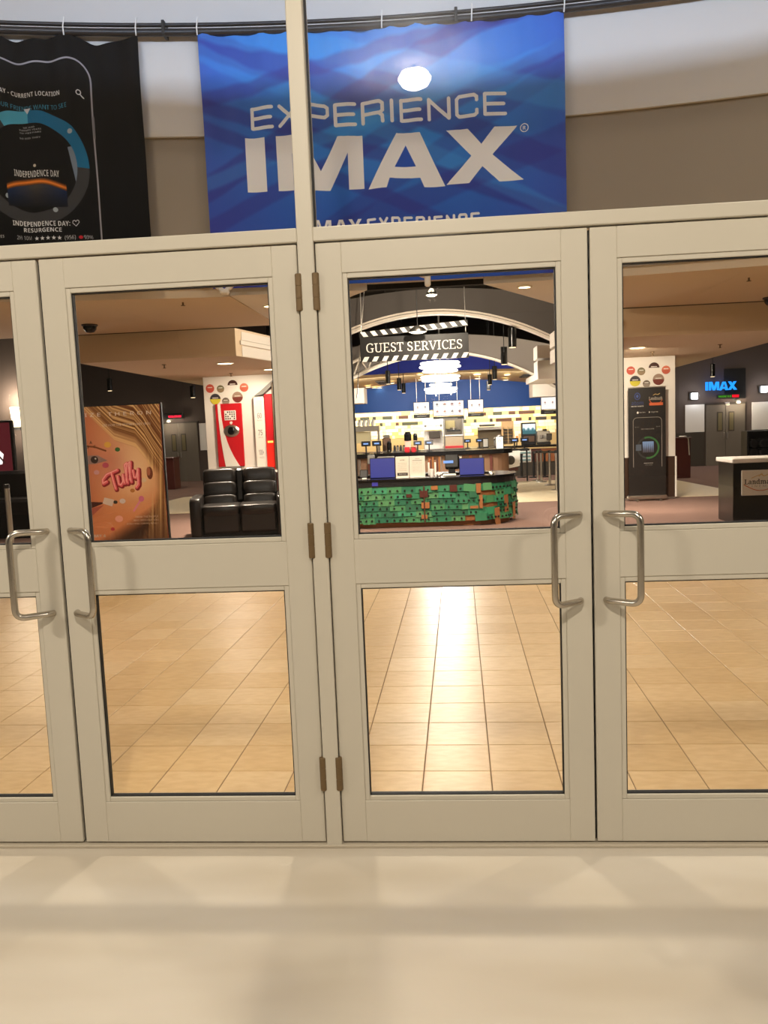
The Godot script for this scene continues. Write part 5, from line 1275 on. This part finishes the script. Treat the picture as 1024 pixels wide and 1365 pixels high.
func register(x: float, y: float, z: float, label: String, s := 1.0):
	var m = T("register_screen", label, "cash register", V3(x, y, z), "register screens on the concession counters")
	W(m, "post", cyl(0.014 * s, 0.16 * s, 10), mats["black"], V3(x, y + 0.08 * s, z))
	W(m, "head", bx(0.17 * s, 0.09 * s, 0.05, 0.008), mats["black"], V3(x, y + 0.18 * s, z), V3(-0.15, 0, 0))
	W(m, "display", bx(0.09 * s, 0.026 * s, 0.006, 0.001), glow("customer display", Color(0.5, 0.65, 0.9), 1.4), V3(x, y + 0.18 * s, z + 0.029), V3(-0.15, 0, 0))
	W(m, "foot", bx(0.12 * s, 0.012, 0.1, 0.003), mats["black"], V3(x, y + 0.006, z))

func concession():
	# front concession counter
	var t = T("concession_counter", "long black topped concession counter behind the guest counter", "counter", V3(0, 0, -14.3))
	var oa = oval_pts(12, 0.42, -1.9, 1.45, -14.4); var ob = oval_pts(12, 0.12, -1.9, 1.45, -14.4)
	W(t, "counter_top", band(oa, ob, 0.87, 0.96), mats["black gloss"])
	W(t, "kick_base", band(oval_pts(12, 0.3, -1.9, 1.45, -14.4), ob, 0.0, 0.1), mats["black"])
	W(t, "body", band(oval_pts(12, 0.34, -1.9, 1.45, -14.4), ob, 0.1, 0.87), mat("cream panel", C(112, 82, 60), 0.6))
	for k in 16:
		W(t, "front_strip", bx(0.055, 0.74, 0.03, 0.004), [mats["white"], mats["brown wood"], mats["steel"], mats["mahogany"]][k % 4], V3(-1.75 + k * 0.21, 0.48, -14.05))
	for i in 2: register([-1.2, -0.97][i], 0.96, -14.3, ["register screen at the left end of the concession counter", "register screen second from the left on the concession counter"][i], 1.15)
	register(-0.11, 0.96, -14.3, "register screen left of the popcorn sign"); register(0.13, 0.96, -14.3, "register screen just under the popcorn sign")
	register(1.02, 0.9, -17.3, "register screen right of the popcorn machine"); register(1.31, 0.9, -17.3, "register screen left of the small picture frame")
	register(2.2, 0.826, -17.75, "register screen left under the drink screen", 1.2); register(2.45, 0.826, -17.75, "register screen right under the drink screen", 1.2)
	t = T("sign_card", "white framed card with a round mark at the counter end", "sign card", V3(1.58, 0.96, -14.03))
	var im = blank(96, 160, C(236, 230, 220)); rarc(im, Vector2(48, 56), 13, 18, 0, 360, C(60, 60, 64)); rtext(im, "PLEASE WAIT", "bold", 24, 96, 48, 7, C(90, 90, 92)); rtext(im, "TO BE SERVED", "sans", 20, 112, 56, 6, C(110, 110, 112))
	W(t, "frame", bx(0.165, 0.27, 0.02, 0.004), mats["black"], V3(1.58, 1.09, -14.03)); W(t, "card_print", sheet(0.14, 0.24, 0.004), printed("sign card print", im), V3(1.58, 1.09, -14.017)); W(t, "foot", bx(0.14, 0.01, 0.08, 0.002), mats["black"], V3(1.58, 0.965, -14.05))
	# coffee makers, grinders and small boxes on the front counter
	t = T("coffee_maker", "brown and steel coffee machine at the counter's left", "coffee machine", V3(-0.78, 0.96, -14.6))
	W(t, "body", bx(0.17, 0.3, 0.2, 0.02), mat("coffee brown", C(96, 72, 56), 0.4), V3(-0.78, 1.12, -14.62)); W(t, "hopper", bx(0.14, 0.06, 0.14, 0.01), mats["steel"], V3(-0.78, 1.30, -14.62)); W(t, "drip_tray", bx(0.18, 0.03, 0.14, 0.005), mats["steel"], V3(-0.78, 0.98, -14.5))
	t = T("coffee_urn", "slim black coffee urn before the coffee machine", "urn", V3(-0.71, 0.96, -14.35))
	W(t, "body", cyl(0.05, 0.2, 18, 0.01), mats["black gloss"], V3(-0.71, 1.07, -14.35)); W(t, "lid", cyl(0.04, 0.03, 18, 0.008), mats["black"], V3(-0.71, 1.185, -14.35)); W(t, "tap", bx(0.02, 0.03, 0.05, 0.004), mats["steel"], V3(-0.71, 1.0, -14.28))
	for k in 4:
		t = T("condiment_jar", "small condiment jar left of the black canisters, %s in the row" % ["first", "second", "third", "last"][k], "jar", V3(-0.6 + k * 0.065, 0.96, -14.4), "condiment jars on the concession counter")
		W(t, "jar_body", cyl(0.027, 0.12, 14, 0.004), mats["steel"] if k % 2 else mats["black"], V3(-0.6 + k * 0.065, 1.02, -14.4)); W(t, "lid", cyl(0.02, 0.03, 14, 0.004), mats["black"], V3(-0.6 + k * 0.065, 1.095, -14.4))
	for q in [[-0.325, 0.15, 0.19, "large black canister dispenser on a pink stand"], [-0.165, 0.085, 0.15, "small black canister dispenser beside the larger one"]]:
		t = T("canister_dispenser", q[3], "dispenser", V3(q[0], 0.96, -14.6))
		var b := MB.new(); b.lathe([[0, 0], [q[1] * 0.5, 0], [q[1] * 0.52, q[2] * 0.7], [q[1] * 0.36, q[2]], [0, q[2]]], 18); W(t, "canister", b, mats["black gloss"], V3(q[0], 1.19, -14.6)); W(t, "stand", bx(q[1] * 0.9, 0.23, 0.12, 0.008), mat("pink stand", C(214, 170, 150), 0.6), V3(q[0], 1.075, -14.6))
	for q in [[-0.34, 0.1, "red carton under the larger black canister"], [-0.2, 0.09, "red carton under the smaller black canister"]]: tag(W(self, "carton", bx(q[1], 0.1, 0.1, 0.004), mats["red"], V3(q[0], 1.01, -14.42)), q[2], "carton")
	t = T("tray", "flat steel tray on the concession counter", "tray", V3(-0.52, 0.96, -14.2)); W(t, "tray_pan", bx(0.24, 0.02, 0.16, 0.006), mats["steel"], V3(-0.52, 0.97, -14.2)); W(t, "rim", bx(0.26, 0.008, 0.18, 0.003), mats["steel"], V3(-0.52, 0.983, -14.2))
	# heated shelf with cups at left
	t = T("warming_shelf", "steel warming shelf at the left of the concession wall", "shelf", V3(-1.45, 0.9, -17))
	W(t, "hood", bx(0.72, 0.13, 0.5, 0.01), mats["steel"], V3(-1.46, 1.475, -17)); W(t, "glass_panel", bx(0.4, 0.27, 0.02, 0.004), mat("warm panel", C(250, 236, 190), 0.3), V3(-1.52, 1.27, -16.95)); W(t, "post", bx(0.05, 0.5, 0.05, 0.004), mats["steel"], V3(-1.14, 1.16, -17)); W(t, "post", bx(0.05, 0.5, 0.05, 0.004), mats["steel"], V3(-1.78, 1.16, -17)); W(t, "counter_base", bx(1.2, 0.9, 0.6, 0.01), mats["mahogany"], V3(-1.6, 0.45, -17.1))
	for k in 4:
		t = T("cup_stack", "white cups stacked on the steel warming shelf, %s from the left" % ["first", "second", "third", "fourth"][k], "cups", V3(-1.6 + k * 0.11, 1.54, -16.95), "cup stacks on the warming shelf")
		var b := MB.new(); b.lathe([[0, 0], [0.03, 0], [0.042, 0.09], [0, 0.085]], 14); W(t, "cup_body", b, mats["white"], V3(-1.6 + k * 0.11, 1.54, -16.95)); W(t, "upper_cup", b, mats["white"], V3(-1.60 + k * 0.11, 1.61, -16.95), V3(0, 0, -0.3))
	# popcorn sign, cabinet and machine
	im = blank(256, 130, C(240, 234, 222)); rtext(im, "POPCORN", "serifb", 52, 68, 150, 26, C(120, 110, 100)); rdisc(im, Vector2(28, 80), 16, 16, C(110, 104, 96)); rdisc(im, Vector2(228, 80), 16, 16, C(110, 104, 96))
	t = T("popcorn_sign", "white sign board reading POPCORN over a pale cabinet", "sign", V3(0.17, 0.87, -19))
	W(t, "sign_board", bx(0.54, 0.28, 0.03, 0.004), mats["white"], V3(0.17, 1.51, -19)); W(t, "sign_print", sheet(0.53, 0.27, 0.004), printed("popcorn print", im), V3(0.17, 1.51, -18.98))
	W(t, "cabinet_post", bx(0.03, 0.55, 0.03, 0.003), mats["steel"], V3(-0.08, 1.1, -19)); W(t, "cabinet_post", bx(0.03, 0.55, 0.03, 0.003), mats["steel"], V3(0.42, 1.1, -19)); W(t, "back_panel", bx(0.5, 0.5, 0.02, 0.003), mats["white"], V3(0.17, 1.1, -19.1)); W(t, "shelf", bx(0.3, 0.18, 0.1, 0.004), mats["wainscot"], V3(0.2, 1.24, -19.04)); W(t, "base", bx(0.5, 0.87, 0.5, 0.006), mats["mahogany"], V3(0.17, 0.43, -19.1))
	t = T("popcorn_machine", "steel popcorn machine with a glass bin under the wide menu screen", "popcorn machine", V3(0.71, 0.87, -19))
	W(t, "cabinet_back", bx(0.54, 0.78, 0.04, 0.005), mats["door grey"], V3(0.71, 1.25, -19.25)); W(t, "side_panel", bx(0.04, 0.78, 0.4, 0.005), mats["grey"], V3(0.46, 1.25, -19.05)); W(t, "side_panel", bx(0.04, 0.78, 0.4, 0.005), mats["grey"], V3(0.96, 1.25, -19.05))
	W(t, "vent_panel", bx(0.26, 0.22, 0.02, 0.004), mat("olive panel", C(150, 138, 96), 0.6), V3(0.62, 1.49, -19.2)); W(t, "kettle", cyl(0.1, 0.12, 20, 0.02), mats["steel"], V3(0.71, 1.36, -19)); W(t, "kettle_arm", bx(0.36, 0.05, 0.05, 0.006), mats["black"], V3(0.71, 1.33, -18.9)); W(t, "bin", bx(0.46, 0.26, 0.3, 0.01), mat("popcorn bin", C(196, 176, 146), 0.25), V3(0.71, 1.06, -18.75)); W(t, "bin_rim", bx(0.48, 0.03, 0.32, 0.006), mats["white"], V3(0.71, 1.205, -18.75)); W(t, "red_strip", bx(0.48, 0.07, 0.3, 0.006), mats["red"], V3(0.71, 0.90, -18.72)); W(t, "base", bx(0.5, 0.86, 0.6, 0.006), mats["mahogany"], V3(0.72, 0.43, -19))
	# menu screens
	var pics = func(n, cols, rows, seed_):
		var i2 = blank(n, int(n * 0.55), C(244, 238, 230))
		var rg := RandomNumberGenerator.new(); rg.seed = seed_
		for r in rows:
			for c in cols:
				var cx = (c + 0.5) * n / cols; var cy = (r + 0.42) * n * 0.55 / rows
				rdisc(i2, Vector2(cx, cy), 10 + rg.randi() % 6, 7 + rg.randi() % 5, [C(150, 60, 50), C(120, 96, 80), C(196, 150, 90), C(90, 80, 80)][rg.randi() % 4])
				rpoly(i2, [Vector2(cx - 9, cy), Vector2(cx + 2, cy - 17), Vector2(cx + 10, cy + 5)], [C(186, 120, 100), C(110, 100, 96)][rg.randi() % 2])
				rtext(i2, "COMBO", "bold", cx - 13, cy + 13, 26, 6, C(70, 64, 60))
		return i2
	for q in [[-0.165, 1.995, 0.43, 0.31, 2, 1, "leftmost menu screen over the concession"], [0.6, 1.955, 0.85, 0.41, 4, 2, "wide menu screen in the middle over the popcorn machine"], [1.37, 1.99, 0.42, 0.34, 2, 1, "menu screen just right of the wide one"], [3.42, 1.975, 0.42, 0.33, 2, 1, "rightmost menu screen beside the centre door's edge"]]:
		t = T("menu_screen", q[6], "menu screen", V3(q[0], q[1] - q[3] / 2, -20.5), "menu screens over the concession")
		var cs = W(t, "case", bx(q[2] + 0.03, q[3] + 0.03, 0.06, 0.006), mats["black"], V3(q[0], q[1], -20.54))
		W(cs, "screen", sheet(q[2], q[3], 0.006), printed("menu print %s" % q[6], pics.call(256, q[4], q[5], int(q[0] * 100) + 50), 0.3, 1.35), V3(q[0], q[1], -20.505))
		W(t, "black_strip", bx(q[2] + 0.03, 0.11, 0.05, 0.005), mats["black"], V3(q[0], q[1] - q[3] / 2 - 0.08, -20.55))
		for e in [-0.3, 0.3]:
			var hx = q[0] + e * q[2]; var hy = 2.845 - 0.0194 * (hx - 0.5) * (hx - 0.5); var y0 = q[1] + q[3] / 2
			W(t, "hanger", cyl(0.008, hy - y0, 6), mats["steel"], V3(hx, (hy + y0) / 2, -20.55))
		W(t, "strip_print", bx(q[2] * 0.6, 0.02, 0.004, 0.001), mats["grey"], V3(q[0], q[1] - q[3] / 2 - 0.08, -20.522))
	# kitchen window, hood and rack
	t = T("kitchen_hatch", "steel framed kitchen hatch with a white hood at the concession's right", "kitchen hatch", V3(1.83, 0.8, -22))
	W(t, "base", bx(0.7, 0.8, 0.3, 0.006), mats["grey"], V3(1.83, 0.4, -22.1)); W(t, "opening", bx(0.72, 0.5, 0.05, 0.004), mat("hatch dark", C(132, 116, 88), 0.6), V3(1.83, 1.04, -22)); W(t, "hood", bx(0.76, 0.09, 0.3, 0.01), mats["white"], V3(1.85, 1.33, -21.9)); W(t, "hood_grille", bx(0.45, 0.06, 0.28, 0.006), mats["grey"], V3(1.75, 1.42, -21.9))
	t = T("wire_rack", "tan rack with dark shelves beside the kitchen hatch", "rack", V3(2.22, 0.86, -20))
	W(t, "back_panel", bx(0.34, 0.64, 0.04, 0.005), mat("tan panel", C(196, 164, 118), 0.6), V3(2.22, 1.2, -20.1))
	for k in 5: W(t, "shelf", bx(0.25, 0.03, 0.12, 0.004), mats["wainscot"], V3(2.22, 0.95 + k * 0.085, -20.02))
	for x in [2.08, 2.22, 2.36]: W(t, "upright", bx(0.02, 0.5, 0.14, 0.003), mat("tan panel"), V3(x, 1.13, -20.02))
	t = T("mixer", "grey stand mixer in front of the kitchen hatch", "mixer", V3(1.9, 0.84, -19.9)); var mx := MB.new(); mx.puff(V3(0.24, 0.12, 0.14), 0.7); W(t, "head", mx, mats["steel"], V3(1.92, 1.08, -19.9), V3(0, 0, 0.5)); W(t, "column", bx(0.07, 0.2, 0.1, 0.02), mats["grey"], V3(1.86, 0.95, -19.9)); W(t, "bowl", cyl(0.08, 0.1, 18, 0.02), mats["steel"], V3(1.96, 0.89, -19.9))
	t = T("picture_frame", "small white picture in a dark frame left of the kitchen hatch", "picture frame", V3(1.46, 0.9, -17.3)); W(t, "frame", bx(0.14, 0.23, 0.02, 0.004), mats["black"], V3(1.46, 1.015, -17.3)); W(t, "picture", bx(0.11, 0.19, 0.006, 0.001), mats["white"], V3(1.46, 1.015, -17.288))
	t = T("small_poster", "small white and orange poster beside the tan rack", "poster", V3(2.45, 1.0, -19.9)); W(t, "sheet", bx(0.105, 0.25, 0.012, 0.002), mats["white"], V3(2.45, 1.125, -19.9)); W(t, "stand", bx(0.03, 0.2, 0.02, 0.003), mats["black"], V3(2.45, 0.94, -19.92)); W(t, "orange_print", bx(0.07, 0.09, 0.004, 0.001), mat("orange", C(226, 150, 60), 0.6), V3(2.455, 1.06, -19.892))
	# drinks screen, espresso machine
	im = blank(160, 130, C(60, 110, 120))
	for y in 130:
		for x in 160: im.set_pixel(x, y, C(236, 244, 244).lerp(C(52, 104, 110), clampf((y - 52 + 12 * sin(x * 0.11)) / 26.0, 0, 1)).lerp(C(160, 200, 220), 0.5 if y > 68 and y < 84 and (x / 13) % 2 == 0 else 0.0))
	t = T("drink_screen", "black drink machine with a bright blue-green screen", "drink machine", V3(2.83, 0.84, -20.4))
	W(t, "case", bx(0.40, 0.62, 0.3, 0.01), mats["black"], V3(2.83, 1.15, -20.45)); W(t, "screen", sheet(0.35, 0.28, 0.006), printed("drink screen print", im, 0.3, 1.3), V3(2.83, 1.28, -20.295)); W(t, "nozzle_panel", bx(0.3, 0.16, 0.04, 0.006), mat("coffee brown"), V3(2.83, 1.0, -20.3))
	t = T("espresso_machine", "steel espresso machine at the right end of the back counter", "coffee machine", V3(3.18, 0.84, -20))
	W(t, "body", bx(0.36, 0.32, 0.3, 0.02), mats["steel"], V3(3.18, 1.06, -20.05)); W(t, "hopper", bx(0.12, 0.1, 0.1, 0.01), mats["white"], V3(3.1, 1.25, -20)); W(t, "hopper", bx(0.1, 0.07, 0.1, 0.01), mats["black"], V3(3.23, 1.23, -20)); W(t, "group_head", cyl(0.05, 0.1, 16, 0.01), mats["steel"], V3(3.12, 1.06, -19.86)); W(t, "group_head", cyl(0.05, 0.1, 16, 0.01), mats["steel"], V3(3.24, 1.06, -19.86)); W(t, "drip_tray", bx(0.36, 0.06, 0.2, 0.006), mats["black"], V3(3.18, 0.875, -19.85)); W(t, "side_case", bx(0.14, 0.18, 0.2, 0.01), mats["wainscot"], V3(3.33, 1.05, -19.9))
	# back counter and its display cases
	t = T("back_counter", "dark back counter under the drink machines on the right", "counter", V3(2.9, 0, -20))
	W(t, "counter_top", bx(3.4, 0.06, 0.9, 0.008), mats["black gloss"], V3(2.75, 0.81, -20.2)); W(t, "kick_panel", bx(3.3, 0.36, 0.7, 0.006), mats["wainscot"], V3(2.75, 0.18, -20.2)); W(t, "glass_case", bx(0.4, 0.36, 0.06, 0.008), mats["white"], V3(2.63, 0.55, -19.86))
	for k in 3: W(t, "case_shelf", bx(0.36, 0.05, 0.03, 0.004), mat("case goods", C(120, 150, 150), 0.5), V3(2.63, 0.44 + k * 0.1, -19.82))
	W(t, "wood_panel", bx(0.5, 0.36, 0.06, 0.006), mats["brown wood"], V3(3.35, 0.56, -19.86)); W(t, "dark_panel", bx(0.3, 0.36, 0.05, 0.006), mats["mahogany"], V3(2.98, 0.56, -19.86))
	t = T("rear_counter", "long dark counter under the popcorn machines", "counter", V3(0.4, 0, -18)); W(t, "counter_top", bx(2.6, 0.05, 0.8, 0.008), mats["black gloss"], V3(0.4, 0.875, -17.5)); W(t, "body", bx(2.5, 0.85, 0.7, 0.006), mats["mahogany"], V3(0.4, 0.425, -17.5))
	# white curved counter front with the dark oval
	t = T("freezer_front", "white curved counter front with a dark oval beside the stanchions", "counter", V3(1.83, 0, -15.2))
	var fp := PackedVector2Array()
	fp.append(Vector2(-0.28, 0.87)); fp.append(Vector2(-0.26, 0.58))
	for k in 9: fp.append(Vector2(-0.2 + 0.45 * k / 8.0, 0.48 - 0.0 + 0.06 * pow(k / 8.0, 2)))
	fp.append(Vector2(0.27, 0.87))
	var fb := MB.new(); fb.prism(fp, 0.12); W(t, "panel", fb, mats["white"], V3(1.83, 0, -15.2))
	var ol := MB.new(); ol.puff(V3(0.18, 0.2, 0.03), 1.0); W(t, "oval_mark", ol, mats["wainscot"], V3(1.89, 0.67, -15.13)); W(t, "red_skirt", bx(0.36, 0.07, 0.1, 0.01), mats["mahogany"], V3(1.87, 0.47, -15.22)); W(t, "base", bx(0.3, 0.44, 0.08, 0.006), mats["white"], V3(1.83, 0.22, -15.26)); W(t, "oval_arm", bx(0.12, 0.05, 0.03, 0.004), mats["wainscot"], V3(1.77, 0.68, -15.13))
	# queue stanchions and their belts
	var sp = [[2.87, -21.2, 0.6, 0], [2.82, -19.0, 0.66, 0], [2.97, -20.4, 0.63, 0], [2.76, -17.78, 0.72, 1], [2.79, -17.24, 0.74, 1], [2.865, -16.23, 0.775, 1], [2.82, -14.76, 0.825, 1]]
	sp[0][1] = -19.2; sp[2][1] = -19.1
	var nm = ["black queue post, leftmost of the far row", "black queue post, second of the far row", "black queue post, third of the far row", "steel queue post, farthest of the steel row", "steel queue post, second farthest of the steel row", "steel queue post, second nearest of the steel row", "steel queue post, nearest, at the centre door's edge"]
	sp[0][0] = 2.5; sp[1][0] = 2.8; sp[2][0] = 3.1
	for i in 7:
		var q = sp[i]
		t = T("stanchion", nm[i], "stanchion", V3(q[0], 0, q[1]), "queue posts by the concession")
		W(t, "post", cyl(0.03, q[2] - 0.02, 16), mats["black"] if q[3] == 0 else mats["steel"], V3(q[0], q[2] / 2 + 0.01, q[1])); W(t, "base", cyl(0.13, 0.025, 24, 0.008), mats["black"] if q[3] == 0 else mats["steel"], V3(q[0], 0.0125, q[1])); W(t, "belt_head", cyl(0.04, 0.06, 16, 0.006), mats["black"], V3(q[0], q[2] + 0.01, q[1]))
	var bp = [[3, 4], [4, 5], [5, 6], [1, 3]]
	for i in 4:
		var a = sp[bp[i][0]]; var b = sp[bp[i][1]]
		var m := MB.new(); var d = V3(b[0] - a[0], b[2] - a[2], b[1] - a[1])
		m.box(V3(0.006, 0.05, d.length() - 0.08), Vector3.ZERO, 0.001)
		var o = tag(W(self, "queue_belt", m, mats["black"], V3((a[0] + b[0]) / 2, (a[2] + b[2]) / 2, (a[1] + b[1]) / 2)), "black retractable belt between queue posts, %s" % ["between the two farthest steel posts", "between the middle steel posts", "between the two nearest steel posts", "between the black and steel posts"][i], "belt", "queue belts")
		o.look_at(o.global_position + d, Vector3.UP)
	t = T("high_table", "narrow black topped ledge along the queue", "table", V3(2.5, 0, -17.6))
	W(t, "table_top", bx(0.8, 0.05, 0.4, 0.006), mats["black"], V3(2.15, 0.80, -17.75))
	for x in [1.8, 2.5]: W(t, "leg", bx(0.04, 0.78, 0.04, 0.004), mats["black"], V3(x, 0.39, -17.75))
